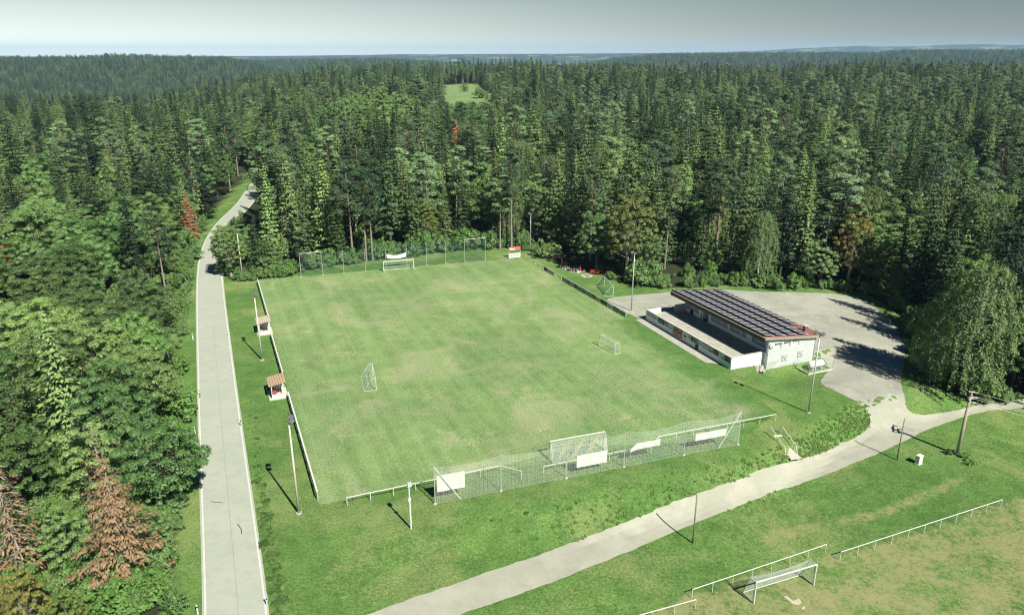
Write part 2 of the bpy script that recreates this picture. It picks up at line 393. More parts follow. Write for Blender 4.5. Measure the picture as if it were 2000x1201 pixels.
def yard_mat():
    m, t, b = new_mat('yard_gravel'); tcn = N(t, 'ShaderNodeTexCoord'); v = tcn.outputs['Object']
    n1 = noise(t, v, 0.12, 6, 0.6, 0.8); n2 = noise(t, v, 7, 4, 0.7); n3 = noise(t, v, 0.6, 6, 0.7, 1.0)
    c = mixc(t, ramp(t, n1, 0.35, 0.65), (0.235, 0.238, 0.195), (0.315, 0.312, 0.258))
    c = mixc(t, ramp(t, n3, 0.52, 0.72), c, (0.375, 0.368, 0.305))
    c = mixc(t, math_(t, 'MULTIPLY', ramp(t, noise(t, v, 0.9, 7, 0.75, 0.5), 0.60, 0.68), 0.4), c, (0.12, 0.14, 0.075))
    c = mixc(t, n2, mixc(t, 1.0, c, (0.82, 0.82, 0.82), 'MULTIPLY'), mixc(t, 1.0, c, (1.15, 1.15, 1.15), 'MULTIPLY'))
    t.links.new(c, b.inputs['Base Color']); b.inputs['Roughness'].default_value = 0.95; bump(t, b, n2, 0.35, 0.03)
    return m
M['yard'] = yard_mat()
M['ground'] = ground_mat()
M['pitch'] = grass_mat('pitch_grass', (0.102, 0.178, 0.058), (0.178, 0.260, 0.104), (0.245, 0.270, 0.150), 0.47, 0.62, stripes=0.22, tan=(0.300, 0.282, 0.190))
M['spruce'] = leaf_mat('spruce_needles', (0.008, 0.022, 0.013), (0.150, 0.230, 0.084), (0.085, 0.125, 0.040), 0.08, 0.6, 0.2, 1.7)
M['pine'] = leaf_mat('pine_needles', (0.018, 0.048, 0.026), (0.165, 0.255, 0.122), (0.110, 0.170, 0.070), 0.08, 0.55, 0.3, 1.3)
M['broad'] = leaf_mat('broad_leaves', (0.072, 0.152, 0.044), (0.150, 0.245, 0.080), (0.170, 0.255, 0.098), 0.12, 0.5, 0.4, 0.85)
M['pale'] = leaf_mat('pale_leaves', (0.135, 0.230, 0.082), (0.18, 0.275, 0.105), (0.18, 0.26, 0.095), 0.28)
M['birch'] = leaf_mat('birch_leaves', (0.150, 0.225, 0.092), (0.185, 0.250, 0.108), (0.18, 0.23, 0.09), 0.3)
M['autumn'] = leaf_mat('yellowing_leaves', (0.130, 0.170, 0.052), (0.165, 0.180, 0.062), (0.26, 0.150, 0.065), 0.25)
M['rust'] = leaf_mat('rust_needles', (0.300, 0.120, 0.058), (0.320, 0.145, 0.072), (0.26, 0.170, 0.090), 0.15)
M['rust_pale'] = leaf_mat('pale_rust_needles', (0.255, 0.165, 0.098), (0.270, 0.180, 0.108), (0.25, 0.22, 0.120), 0.15)
M['weed'] = leaf_mat('weed_leaves', (0.110, 0.225, 0.055), (0.155, 0.270, 0.075), (0.175, 0.245, 0.09), 0.3)
M['weed_pale'] = leaf_mat('pale_weed_leaves', (0.145, 0.225, 0.070), (0.185, 0.240, 0.095), (0.22, 0.235, 0.12), 0.25)
M['weed_dark'] = leaf_mat('dark_weed_leaves', (0.055, 0.115, 0.034), (0.08, 0.145, 0.045), (0.11, 0.135, 0.055), 0.25)

# ------------------------------------------------------------------ the lie of the land
def gp(pts): return [tuple(GT(*p)[:2]) for p in pts]

CLEAR = gp([(250, 1290), (318, 1201), (340, 1050), (346, 930), (340, 850), (346, 760), (352, 690), (362, 640), (372, 570), (376, 520), (388, 470), (404, 442), (424, 418), (450, 398), (468, 376), (490, 352)])
CLEAR += gp([(520, 346), (500, 378), (478, 402), (458, 425), (436, 460), (428, 500), (430, 532), (452, 549), (480, 552), (540, 545), (600, 533), (690, 517), (760, 508), (860, 496), (948, 486), (1000, 486), (1045, 496), (1090, 515), (1150, 533), (1190, 546), (1240, 560), (1300, 566), (1380, 562), (1450, 560), (1530, 565), (1640, 568), (1700, 578), (1745, 605), (1790, 650), (1800, 700), (1790, 742), (1835, 772), (1880, 786), (1960, 792), (2080, 812), (2250, 850)])
CLEAR += [(95, 70), (110, 40), (110, 10), (-60, 10)]
MEADOW = [(-62, 610), (-40, 550), (-12, 560), (-10, 690), (-30, 800), (-40, 890), (-82, 890), (-74, 760)]

def is_forest(x, y):
    return ~inside(x, y, CLEAR) & ~inside(x, y, MEADOW) & (y > 12)

def axis(lo, hi, step, far_lo, far_hi, grow=1.055):
    a = list(np.arange(lo, hi + 1e-6, step)); s = step
    while a[-1] < far_hi: s *= grow; a.append(a[-1] + s)
    s = step; b = []; x = lo
    while x > far_lo: s *= grow; x -= s; b.append(x)
    return np.array(b[::-1] + a)

def grid_mesh(name, xs, ys):
    X, Y = np.meshgrid(xs, ys); Z = T(X, Y); nx, ny = len(xs), len(ys)
    me = bpy.data.meshes.new(name)
    co = np.stack([X, Y, Z], -1).reshape(-1, 3).astype(np.float32)
    i = np.arange(nx * ny).reshape(ny, nx)
    q = np.stack([i[:-1, :-1], i[:-1, 1:], i[1:, 1:], i[1:, :-1]], -1).reshape(-1)
    me.vertices.add(len(co)); me.vertices.foreach_set('co', co.ravel())
    nf = len(q) // 4; me.loops.add(len(q)); me.loops.foreach_set('vertex_index', q.astype(np.int32))
    me.polygons.add(nf); me.polygons.foreach_set('loop_start', np.arange(0, nf * 4, 4, dtype=np.int32))
    me.update(calc_edges=True); me.shade_smooth()
    return me, X.ravel(), Y.ravel()

me, gx, gy = grid_mesh('ground', axis(-70, 92, 0.7, -15000, 15000), axis(46, 175, 0.7, -400, 15500))
att = me.color_attributes.new('cover', 'FLOAT_COLOR', 'POINT')
DRY = gp([(1180, 1260), (1330, 1165), (1480, 1118), (1640, 1075), (1800, 1040), (1960, 978), (2060, 960), (2150, 1300), (1300, 1400)])
TRAIL = gp([(1480, 1040), (1700, 1000), (1800, 962), (1870, 928), (1890, 936), (1810, 975), (1710, 1015), (1490, 1062)])
cov = np.zeros((len(gx), 4), np.float32); cov[:, 3] = 1
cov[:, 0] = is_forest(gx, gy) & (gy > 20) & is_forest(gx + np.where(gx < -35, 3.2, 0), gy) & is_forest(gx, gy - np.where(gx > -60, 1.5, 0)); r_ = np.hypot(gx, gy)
cov[:, 1] = np.clip((r_ - 5500) / 800, 0, 1)
cov[:, 2] = np.clip(inside(gx, gy, DRY) * 0.85 + inside(gx, gy, TRAIL) * 0.8, 0, 1)
att.data.foreach_set('color', cov.ravel())
structure(link('ground', me, M['ground']))

def follow(name, poly, mat, lift, edge=1.6, parent=None, jag=0.0, soft=0):
    """sheet lying on the land"""
    bm = bmesh.new(); pts = []
    poly = [np.array(p[:2], float) for p in poly]
    for _ in range(soft):
        poly = [q for a, b in zip(poly, poly[1:] + poly[:1]) for q in (a * .75 + b * .25, a * .25 + b * .75)]
    n = len(poly)
    for i in range(n):
        a = np.array(poly[i][:2]); b = np.array(poly[(i + 1) % n][:2]); L = np.linalg.norm(b - a); k = max(1, int(L / (0.7 if jag else edge)))
        for j in range(k):
            p = a + (b - a) * j / k
            if jag: p = p + rng.normal(0, jag, 2)
            pts.append(p)
    vs = [bm.verts.new((p[0], p[1], 0)) for p in pts]
    bm.faces.new(vs)
    bmesh.ops.triangulate(bm, faces=bm.faces[:])
    for _ in range(6):
        lg = [e for e in bm.edges if e.calc_length() > edge and not e.is_boundary]
        if not lg: break
        bmesh.ops.subdivide_edges(bm, edges=lg, cuts=1)
        bmesh.ops.triangulate(bm, faces=bm.faces[:])
    co = np.array([v.co[:] for v in bm.verts]); z = T(co[:, 0], co[:, 1]) + lift
    for v, zz in zip(bm.verts, z): v.co.z = zz
    bmesh.ops.recalc_face_normals(bm, faces=bm.faces[:])
    m = bpy.data.meshes.new(name); bm.to_mesh(m); bm.free()
    if m.polygons[0].normal.z < 0: m.flip_normals()
    return link(name, m, mat, parent)

# pitch and its worn white lines
PO = G(-0, 0)[:2] * 0 + np.array([-20.6, 69.6])         # the near corner by the road
def pf(u, v): p = PO + UF * u + VF * v; return np.array([p[0], p[1], 0.0])
PW, PL = 46.0, 89.0
pitch = structure(follow('football_pitch', [pf(-0.6, -0.8)[:2], pf(-0.6, 33)[:2]] + gp([(1438, 864), (1520, 806), (1424, 738), (1250, 634), (1226, 622), (1030, 508), (985, 506)]) + [pf(PL + 1, -0.8)[:2]], M['pitch'], 0.012, 2.0, None, 0.12))
PE = gp([(1425, 880), (1438, 864), (1520, 806), (1424, 738), (1250, 634)])
def seg_dist(P_, a, b):
    a = np.array(a); b = np.array(b); d = b - a; t_ = np.clip(((P_ - a) @ d) / (d @ d), 0, 1); return np.linalg.norm(P_ - a - t_[:, None] * d, axis=1)
pc = np.array([v.co[:2] for v in pitch.data.vertices]); ed_ = np.min([seg_dist(pc, a, b) for a, b in zip(PE[:-1], PE[1:])], axis=0)
ea = pitch.data.color_attributes.new('edge', 'FLOAT_COLOR', 'POINT'); ev = np.ones((len(pc), 4), np.float32); ev[:, :3] = np.clip(ed_ / 9, 0, 1)[:, None]; ea.data.foreach_set('color', ev.ravel())
structure(follow('meadow', MEADOW, grass_mat('meadow_grass', (0.135, 0.205, 0.075), (0.175, 0.25, 0.098), (0.22, 0.25, 0.125), .5, .66), 0.3, 9.0))
def line(a, b, wdt=0.13):
    a = np.array(a[:2]); b = np.array(b[:2]); d = (b - a) / np.linalg.norm(b - a); n = np.array([-d[1], d[0]]) * wdt / 2
    mb = MB(); k = max(1, int(np.linalg.norm(b - a) / 2.2))
    for i in range(k):      # rubbed away here and there
        if rng.random() < 0.22: continue
        p, q = a + (b - a) * i / k, a + (b - a) * (i + 0.93) / k; ww = rng.uniform(0.6, 1.1)
        mb.quad((*(p - n * ww), 0.02), (*(q - n * ww), 0.02), (*(q + n * ww), 0.02), (*(p + n * ww), 0.02))
    obj('pitch_line', mb, M['line_paint'], pitch)
line(G(645, 980), G(519, 556)); line(G(505, 552), G(940, 508)); line(G(994, 509), G(985, 527))

# road with white edge lines
RL = [(396, 2600), (397, 1700), (398, 1300), (400, 1195), (394, 1000), (391, 900), (388, 800), (386, 700), (384, 600), (384.5, 550), (388, 510), (398, 475), (412, 450), (428, 430), (448, 412), (464, 396), (474, 382), (482, 370), (494, 356)]
def roadpts():
    L = [G(*p)[:2] for p in RL]
    L = np.array(L); t = np.gradient(L, axis=0); t /= np.linalg.norm(t, axis=1)[:, None]
    n = np.stack([t[:, 1], -t[:, 0]], 1)
    for _ in range(2): n[1:-1] = (n[:-2] + n[1:-1] * 2 + n[2:]) / 4
    n /= np.linalg.norm(n, axis=1)[:, None]
    return L, n
RLp, RN = roadpts()
def strip(name, o0, o1, lift, mat, parent=None):
    k = 8; idx = np.linspace(0, len(RLp) - 1, (len(RLp) - 1) * k + 1)
    P = np.stack([np.interp(idx, np.arange(len(RLp)), RLp[:, i]) for i in (0, 1)], 1)
    for _ in range(12): P[1:-1] = (P[:-2] + P[1:-1] * 2 + P[2:]) / 4
    t = np.gradient(P, axis=0); t /= np.linalg.norm(t, axis=1)[:, None]; n = np.stack([t[:, 1], -t[:, 0]], 1)
    a, b = P + n * o0, P + n * o1
    mb = MB(); vs = []
    for p, q in zip(a, b):
        vs += [(p[0], p[1], T(p[0], p[1]) + lift), (q[0], q[1], T(q[0], q[1]) + lift)]
    mb.add(vs, [(2 * i, 2 * i + 1, 2 * i + 3, 2 * i + 2) for i in range(len(a) - 1)])
    o = obj(name, mb, mat, parent)
    if o.data.polygons[0].normal.z < 0: o.data.flip_normals()
    return o
road = structure(strip('road', -0.18, 5.35, 0.02, M['asphalt']))
strip('edge_line', 0.0, 0.17, 0.028, M['road_line'], road); strip('edge_line', 5.0, 5.17, 0.028, M['road_line'], road)
cm = MB()                                               # tar seam along the middle and two skid marks
for i in range(60):
    y0 = 46 + i * 1.3; c = G(456 - (i * 1.3) * 0, 1190)
    L0 = np.array([np.interp(y0, RLp[:, 1], RLp[:, 0]), y0]); L1 = np.array([np.interp(y0 + 1.3, RLp[:, 1], RLp[:, 0]), y0 + 1.3])
    o_ = np.array([2.62, 0.9])
    p, q = L0 + o_, L1 + o_; d = np.array([0.022, 0.008])
    cm.quad((*(p - d), .03), (*(p + d), .03), (*(q + d), .03), (*(q - d), .03))
obj('tar_seam', cm, simple('tar', (0.225, 0.235, 0.195), 0.9), road)
for pts in ([(464, 1023), (471, 1033), (472, 1042)], [(411, 979), (422, 981), (434, 981)]):
    sk = MB(); pp = [G(*p) for p in pts]
    for a, b in zip(pp[:-1], pp[1:]):
        n = np.array([-(b - a)[1], (b - a)[0], 0]); n = n / np.linalg.norm(n) * 0.04
        sk.quad(a - n + [0, 0, .032], a + n + [0, 0, .032], b + n + [0, 0, .032], b - n + [0, 0, .032])
    obj('skid_mark', sk, M['black'], road)

# gravel path and yard
PATH = gp([(1905, 792), (1960, 786), (2060, 770), (2080, 790), (1960, 800), (1912, 806), (1870, 818), (1830, 832), (1795, 846), (1770, 860), (1738, 876), (1650, 912), (1580, 939), (1500, 965), (1400, 1004), (1300, 1045), (1200, 1088), (1100, 1130), (1000, 1164), (900, 1201), (800, 1240), (640, 1310), (540, 1370), (470, 1440), (450, 1400), (480, 1330), (560, 1265), (710, 1201), (860, 1150), (1000, 1101), (1100, 1066), (1200, 1028), (1270, 1000), (1360, 966), (1470, 929), (1580, 893), (1640, 868), (1678, 850), (1698, 834), (1700, 818), (1690, 800), (1760, 776), (1768, 792), (1778, 806), (1800, 812), (1850, 805)])
structure(follow('gravel_path', PATH, M['gravel'], 0.045, 1.2, None, 0.05, 2))
YARD = gp([(1172, 583), (1240, 576), (1310, 571), (1405, 564), (1470, 570), (1560, 571), (1640, 574), (1690, 588), (1738, 622), (1766, 665), (1768, 705), (1758, 745), (1764, 775), (1772, 792), (1700, 815), (1680, 788), (1640, 768), (1600, 752), (1608, 735), (1622, 722), (1610, 704), (1588, 706), (1500, 680), (1330, 610), (1262, 628), (1224, 612)])
structure(follow('gravel_yard', YARD, M['yard'], 0.03, 2.2, None, 0.07, 2))

# ------------------------------------------------------------------ clubhouse (frame: u along it away from the camera, v across it away from the pitch)
BU = np.array([cos(radians(112.5)), sin(radians(112.5))]); BV = np.array([BU[1], -BU[0]])
AX = [np.array([BU[0], BU[1], 0]), np.array([BV[0], BV[1], 0]), np.array([0, 0, 1.])]
B0 = BU * 82.9 + BV * 71.7
house = thing('clubhouse', 'white single-storey clubhouse with solar panels on its red roof and a walled terrace', 'building', (*B0, 0), radians(112.5) )
# local frame: x = u, y = -v  (so that the frame is right handed), z up
def hb(mb, u0, u1, v0, v1, z0, z1, m=0): return mb.box(((u0 + u1) / 2, -(v0 + v1) / 2, (z0 + z1) / 2), (abs(u1 - u0), abs(v1 - v0), abs(z1 - z0)), m)
ROOF_F, ROOF_R = 4.9, 16.9         # v of the eaves
def roof_z(v): return 5.1 - (v - ROOF_F) * 0.11
HL = 24.3
body = MB()
# gable wall towards the camera, trimmed under the roof
def wedge(u0, u1, v0, v1, zb):
    vs = []
    for u in (u0, u1):
        vs += [(u, -v0, zb), (u, -v1, zb), (u, -v1, roof_z(v1) - 0.16), (u, -v0, roof_z(v0) - 0.16)]
    return vs, [(0, 1, 2, 3), (7, 6, 5, 4), (0, 4, 5, 1), (1, 5, 6, 2), (2, 6, 7, 3), (3, 7, 4, 0)]
body.add(*wedge(0, 0.32, 6.1, 15.9, -1.8)); body.add(*wedge(HL - 0.3, HL, 7.9, 15.9, -0.8))
hb(body, 0.32, HL - 0.3, 15.6, 15.88, -1.8, roof_z(15.9) - 0.18)
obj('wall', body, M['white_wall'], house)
# front wall with its openings (u positions from the far end of the photograph inwards)
FV = 7.8
def u_at(px, v, z):
    lo, hi = -3.0, 30.0
    for _ in range(40):
        m = (lo + hi) / 2; p = B0 + BU * m + BV * v
        if project(p[0], p[1], z)[0] > px: lo = m
        else: hi = m
    return lo
WPX = [(1337, 1355.5), (1356.5, 1364.5), (1388.5, 1408.5), (1410, 1420), (1424.5, 1446), (1447.5, 1457), (1468, 1494)]
wins = [(u_at(q, FV, 1.6), u_at(p, FV, 1.6)) for p, q in WPX]
edges = [(1320, 1337), (1355.5, 1356.5), (1364.5, 1368.5), (1383, 1388.5), (1408.5, 1410), (1420, 1424.5), (1446, 1447.5), (1457, 1468), (1494, 1506)]
segs = [(min(HL - .3, u_at(p, FV, 1.6)), max(.33, u_at(q, FV, 1.6))) for p, q in edges]
REC = (u_at(1383, FV, 1.6), u_at(1368.5, FV, 1.6))
fw = MB()
for a, b in segs: hb(fw, b, a, FV, FV + 0.28, 0.9, roof_z(FV) - 0.2)
for a, b in wins: hb(fw, a, b, FV, FV + 0.28, 0.9, 1.85)
for a, b in wins: hb(fw, a, b, FV, FV + 0.28, 4.1, roof_z(FV) - 0.2)
hb(fw, REC[0], REC[0] + .25, FV + .282, FV + 2.6, 0.9, roof_z(FV) - 0.6); hb(fw, REC[1] - .25, REC[1], FV + 0.282, FV + 2.6, 0.9, roof_z(FV) - 0.6)
obj('front_wall', fw, M['shade_lifted_wall'], house)
ent = MB(); hb(ent, REC[0] + .253, REC[1] - .253, FV + 2.3, FV + 2.5, 1.2, 4.1); obj('door', ent, M['dark_wood'], house)
for a, b in wins:
    fr = MB()
    for (p, q, r0, r1) in ((a, a + .09, 1.85, 4.1), (b - .09, b, 1.85, 4.1), (a + .09, b - .09, 1.85, 1.94), (a + .09, b - .09, 4.01, 4.1)): hb(fr, p, q, FV + 0.06, FV + 0.2, r0, r1)
    fo = obj('window', fr, M['black'], house)
    pn = MB(); hb(pn, a + .09, b - .09, FV + 0.10, FV + 0.13, 1.94, 4.01)
    for k in range(9): hb(pn, a + .09, b - .09, FV + 0.085, FV + 0.099, 1.97 + k * 0.225, 2.16 + k * 0.225, 1)
    obj('pane', pn, [M['glass'], M['shutter']], fo)
# roof: red metal sheet with seams, dark fascia on the front eave, boarded verge
RU0, RU1 = -0.5, HL + 0.75
rf = MB()
def rbox(mb, u0, u1, v0, v1, dz0, dz1, m=0):
    vs = []
    for u in (u0, u1):
        vs += [(u, -v0, roof_z(v0) + dz0), (u, -v1, roof_z(v1) + dz0), (u, -v1, roof_z(v1) + dz1), (u, -v0, roof_z(v0) + dz1)]
    return mb.add(vs, [(0, 1, 2, 3), (7, 6, 5, 4), (0, 4, 5, 1), (1, 5, 6, 2), (2, 6, 7, 3), (3, 7, 4, 0)], m)
rbox(rf, RU0, RU1, ROOF_F, ROOF_R, -0.12, 0.0)
for k in range(44): rbox(rf, RU0 + 0.3 + k * 0.6, RU0 + 0.34 + k * 0.6, ROOF_F + .02, ROOF_R - .02, 0.0, 0.05)
roof = obj('roof', rf, M['roof_red'], house)
fa = MB(); hb(fa, RU0, RU1, ROOF_F - 0.06, ROOF_F - 0.003, roof_z(ROOF_F) - 0.75, roof_z(ROOF_F) + 0.0); obj('fascia', fa, M['dark_wood'], roof)
sf = MB(); rbox(sf, RU0 + .05, RU1 - .05, ROOF_F, FV, -0.20, -0.123); obj('soffit', sf, M['dark_wood'], roof)
gu = MB(); gu.tube((RU0 - .05, -(ROOF_F - 0.14), roof_z(ROOF_F) + 0.0), (RU1, -(ROOF_F - 0.14), roof_z(ROOF_F) + 0.0), 0.05, n=8); obj('gutter', gu, M['slab'], roof)
vg = MB()
for k in range(28):
    v = ROOF_F + 0.02 + k * (ROOF_R - ROOF_F) / 28; rbox(vg, RU0 - 0.05, RU0 - 0.004, v, v + (ROOF_R - ROOF_F) / 28 - 0.025, -0.40, 0.02)
obj('verge_board', vg, M['fascia'], roof)['kind'] = 'stuff'
ch = MB(); hb(ch, 1.3, 1.85, 14.6, 15.2, roof_z(15.2) - 0.1, roof_z(14.9) + 0.95); ch2 = obj('chimney', ch, M['roof_red'], roof)
cc = MB(); hb(cc, 1.2, 1.95, 14.5, 15.3, roof_z(14.9) + 0.95, roof_z(14.9) + 1.03); obj('chimney_cap', cc, M['pale_sign'], roof)
# solar panels, tilted towards the sun, five rows
def panel_mesh():
    mb = MB(); W2, D2 = 1.42, 2.0
    ang = radians(8); ax = [np.array([1, 0, 0]), np.array([0, cos(ang), sin(ang)]), np.array([0, -sin(ang), cos(ang)])]
    mb.box((0, 0, 0), (W2, D2, 0.045), 0, ax=ax); mb.box(np.array(ax[2]) * 0.025, (W2 - .27, D2 - .22, 0.012), 1, ax=ax); mb.box((0, D2 / 2 * cos(ang) + .03, -.05), (W2 + .07, .03, .22), 2)
    for k in (-1, 1): mb.tube((k * .5, D2 / 2 * .9, -0.30), (k * .5, D2 / 2 * .9, 0.10), 0.025, n=4)
    me_ = mb.mesh('solar_panel'); me_.polygons.foreach_set('material_index', mb.m); me_.materials.append(M['solar_frame']); me_.materials.append(M['solar']); me_.materials.append(M['black']); return me_
pm = panel_mesh()
for row in range(5):
    v = ROOF_F + 1.15 + row * 2.33
    for k in range(17 if row < 4 else 14):
        u = RU1 - 0.85 - k * 1.475
        o = bpy.data.objects.new('solar_panel', pm); C.objects.link(o); o.parent = house
        o.location = (u, -v, roof_z(v) + 0.27); o.rotation_euler = (atan(0.11), 0, 0)
# gable details
for a, b in ((5.9, 6.3), ):
    pass
def glass_blocks(v, z):
    fr = MB(); hb(fr, -0.05, -0.004, v - .55, v + .55, z - .55, z + .55); f = obj('window', fr, M['grey_wall'], house)
    for i in range(4):
        for j in range(4):
            p = MB(); hb(p, -0.075, -0.052, v - .5 + i * .255, v - .5 + i * .255 + .215, z - .5 + j * .255, z - .5 + j * .255 + .2); obj('glass_block', p, M['shutter'] if (i + j) % 3 else M['grey_sign'], f)
glass_blocks(9.7, 0.75); glass_blocks(12.9, 0.95)
for v in (8.1, 9.9, 11.7):
    l = MB(); hb(l, -0.22, -0.004, v - .62, v + .62, 3.50, 3.58); l.tube((-.12, -(v + .55), 3.54), (-.12, -(v + .55), 2.75), .035, n=5); obj('awning_bracket', l, M['lamp_grey'], house)
dish = MB()
for k in range(12):
    a0, a1 = 2 * pi * k / 12, 2 * pi * (k + 1) / 12
    dish.add([(-.34, -6.75, 3.35), (-.26, -6.75 - .24 * cos(a0), 3.35 + .24 * sin(a0)), (-.26, -6.75 - .24 * cos(a1), 3.35 + .24 * sin(a1))], [(0, 1, 2)])
    dish.add([(-.20, -6.75 - .44 * cos(a0), 3.35 + .44 * sin(a0)), (-.20, -6.75 - .44 * cos(a1), 3.35 + .44 * sin(a1)), (-.26, -6.75 - .24 * cos(a1), 3.35 + .24 * sin(a1)), (-.26, -6.75 - .24 * cos(a0), 3.35 + .24 * sin(a0))], [(0, 1, 2, 3)])
dish.tube((0, -6.75, 3.3), (-.25, -6.75, 3.35), .03, n=5); obj('satellite_dish', dish, M['pale_sign'], house)
for v in (6.2, 15.75):
    dp = MB(); dp.tube((-.07, -v, -1.3), (-.07, -v, roof_z(v) - .5), .045, n=6); obj('downpipe', dp, M['steel'], house)
pl = MB(); pl.add([(-.012, -6.5, -1.3), (-.012, -9.0, 0.55), (-.012, -6.5, 0.55)], [(0, 2, 1)]); pl.add([(-.012, -9.0, -1.4), (-.012, -12.4, -1.4), (-.012, -12.4, -.35), (-.012, -9.0, -.35)], [(3, 2, 1, 0)])
obj('plinth', pl, M['grey_wall'], house)
# terrace
TU0, TU1 = 0.9, 25.4
tf = MB(); hb(tf, TU0 + .25, TU1 - .254, 0.28, FV - .004, -0.6, 1.15); obj('terrace_floor', tf, M['concrete'], house)
tw = MB(); hb(tw, TU0, TU1, 0, 0.25, -1.2, 1.95); hb(tw, TU0, TU0 + 0.25, 0.254, 6.6, -1.6, 1.95); hb(tw, .33, TU0 - .004, 6.35, 6.6, -1.6, 1.95)
hb(tw, TU1 - .25, TU1, 0.254, 3.1, -0.7, 1.95)
obj('parapet', tw, M['parapet'], house)
cp = MB(); hb(cp, TU0 - .06, TU1 + .06, -.06, .31, 1.952, 2.03); hb(cp, TU0 - .06, TU0 + .31, .314, 6.6, 1.952, 2.03); obj('coping', cp, M['slab'], house)
sc = MB(); hb(sc, HL - .2, HL - .1, 5.4, FV - .004, 1.15, 2.6); obj('screen', sc, M['pale_sign'], house)
st = MB()
for k in range(5): hb(st, TU1 - 0.3 + k * .0, TU1 + .3, 3.2 + k * .36, 3.2 + k * .36 + .34, -0.3, 0.95 - 0 * k)
obj('rubble_wall', st, M['stone'], house)
HU = u_at(1363.5, 0, .5); hatch = MB(); hb(hatch, HU, HU + .75, -.02, -.003, 0.0, 1.05); obj('hatch', hatch, M['dark_wood'], house)
hf = MB(); hb(hf, HU - .15, HU - .003, -.03, -.003, -0.1, 1.2); hb(hf, HU + .753, HU + .9, -.03, -.003, -0.1, 1.2); hb(hf, HU, HU + .75, -.03, -.003, 1.053, 1.2); obj('hatch_frame', hf, M['white_wall'], house)
bn = MB(); hb(bn, u_at(1351, FV - .3, 1.2), u_at(1348.5, FV - .3, 1.2), FV - .45, FV - .02, 1.15, 2.0); obj('bin', bn, M['black'], house)
# painted sponsors' boards on the parapet (marks that cannot be read stay strokes)
def board(p0, p1, z0, z1, base, strokes, d=0.0):
    u0, u1 = u_at(p1, 0, 1.4), u_at(p0, 0, 1.4)
    mb = MB(); hb(mb, u0, u1, -.035 - d, -.004, z0, z1); b_ = obj('sponsor_sign', mb, M[base], house)
    for col, s in strokes:
        q = MB()
        for (a, b, c, e) in s:
            W_, H_ = u1 - u0, z1 - z0; hb(q, u1 - a * W_, u1 - b * W_, -.043 - d, -.036 - d, z0 + c * H_, z0 + e * H_)
        obj('lettering', q, M[col], b_)['kind'] = 'stuff'
def scrib(n, y0, y1, x0=.08, x1=.92):
    out = []; x = x0; stp = (x1 - x0) / n
    for i in range(n):
        wv = stp * rng.uniform(.45, .8); out.append((x, x + wv, y0 + rng.uniform(0, .1), y1 - rng.uniform(0, .15))); x += stp
    return out
board(1264.5, 1270.5, 1.05, 1.75, 'pale_sign', [('grey_sign', [(.35, .65, .3, .7)])])
board(1271.5, 1284, 1.05, 1.75, 'pale_sign', [('dark_sign', [(.05, .5, .45, .6), (.45, .85, .25, .4)])])
board(1285.5, 1297, 0.95, 1.80, 'dark_sign', [('pale_sign', scrib(5, .35, .6))])
board(1297.2, 1304.5, 0.95, 1.78, 'grey_sign', [('dark_sign', scrib(5, .55, .85)), ('pale_sign', [(.1, .45, .1, .35)])])
board(1304.8, 1314.5, 0.95, 1.80, 'pale_sign', [('dark_sign', [(.2, .8, .15, .25)])])
board(1315, 1323, 1.2, 1.86, 'green_sign', [('white_paint', [(.02, .12, .05, .95)])])
board(1314.5, 1332.3, 0.35, 1.18, 'red', [('banner', [(.08, .40, .55, .65), (.08, .40, .3, .4), (.52, .9, .5, .6), (.52, .9, .25, .35)])])
board(1323.3, 1332.3, 1.2, 1.86, 'blue_sign', [('pale_sign', [(.15, .85, .5, .7)])])
board(1333, 1343, 0.55, 1.86, 'white_paint', [('black', [(.35, .75, .45, .55), (.40, .68, .38, .45), (.46, .58, .30, .38), (.35, .75, .55, .62)])])
board(1344, 1349.5, 1.0, 1.86, 'pale_sign', [('green_sign', [(.3, .7, .4, .8)])])
board(1350, 1363.5, 0.95, 1.82, 'green_sign', [('dark_sign', [(.0, .35, .2, .85)]), ('pale_sign', scrib(4, .25, .4, .3))])
board(1364, 1371, 1.1, 1.7, 'pale_sign', [('dark_sign', scrib(4, .2, .45))])
board(1372, 1384, 1.0, 1.85, 'pale_sign', [('dark_sign', [(.02, .98, .86, .98), (.02, .98, .02, .12)]), ('grey_sign', scrib(6, .4, .6))])
board(1384.5, 1393.5, 0.95, 1.7, 'grey_sign', [('dark_sign', scrib(4, .1, .4)), ('white_paint', [(.4, .6, .5, .85)])])
board(1394, 1403.5, 1.0, 1.82, 'dark_sign', [('pale_sign', scrib(4, .4, .6))])
board(1404, 1415, 0.95, 1.78, 'white_paint', [('dark_sign', scrib(3, .45, .6) + [(.75, .88, .25, .6), (0.02, .98, .01, .1)])])
board(1415.5, 1426, 0.95, 1.82, 'dark_sign', [('green_sign', [(.3, .95, .65, .8), (.3, .95, .25, .4)]), ('white_paint', [(.8, .92, .48, .6)])])
# pavement in front of the terrace
structure(follow('pavement', [(B0 + BU * u + BV * v) for u, v in ((4.6, -2.0), (3.0, -.003), (25.9, -.003), (25.9, -1.9))], M['concrete'], 0.06, 2.0))

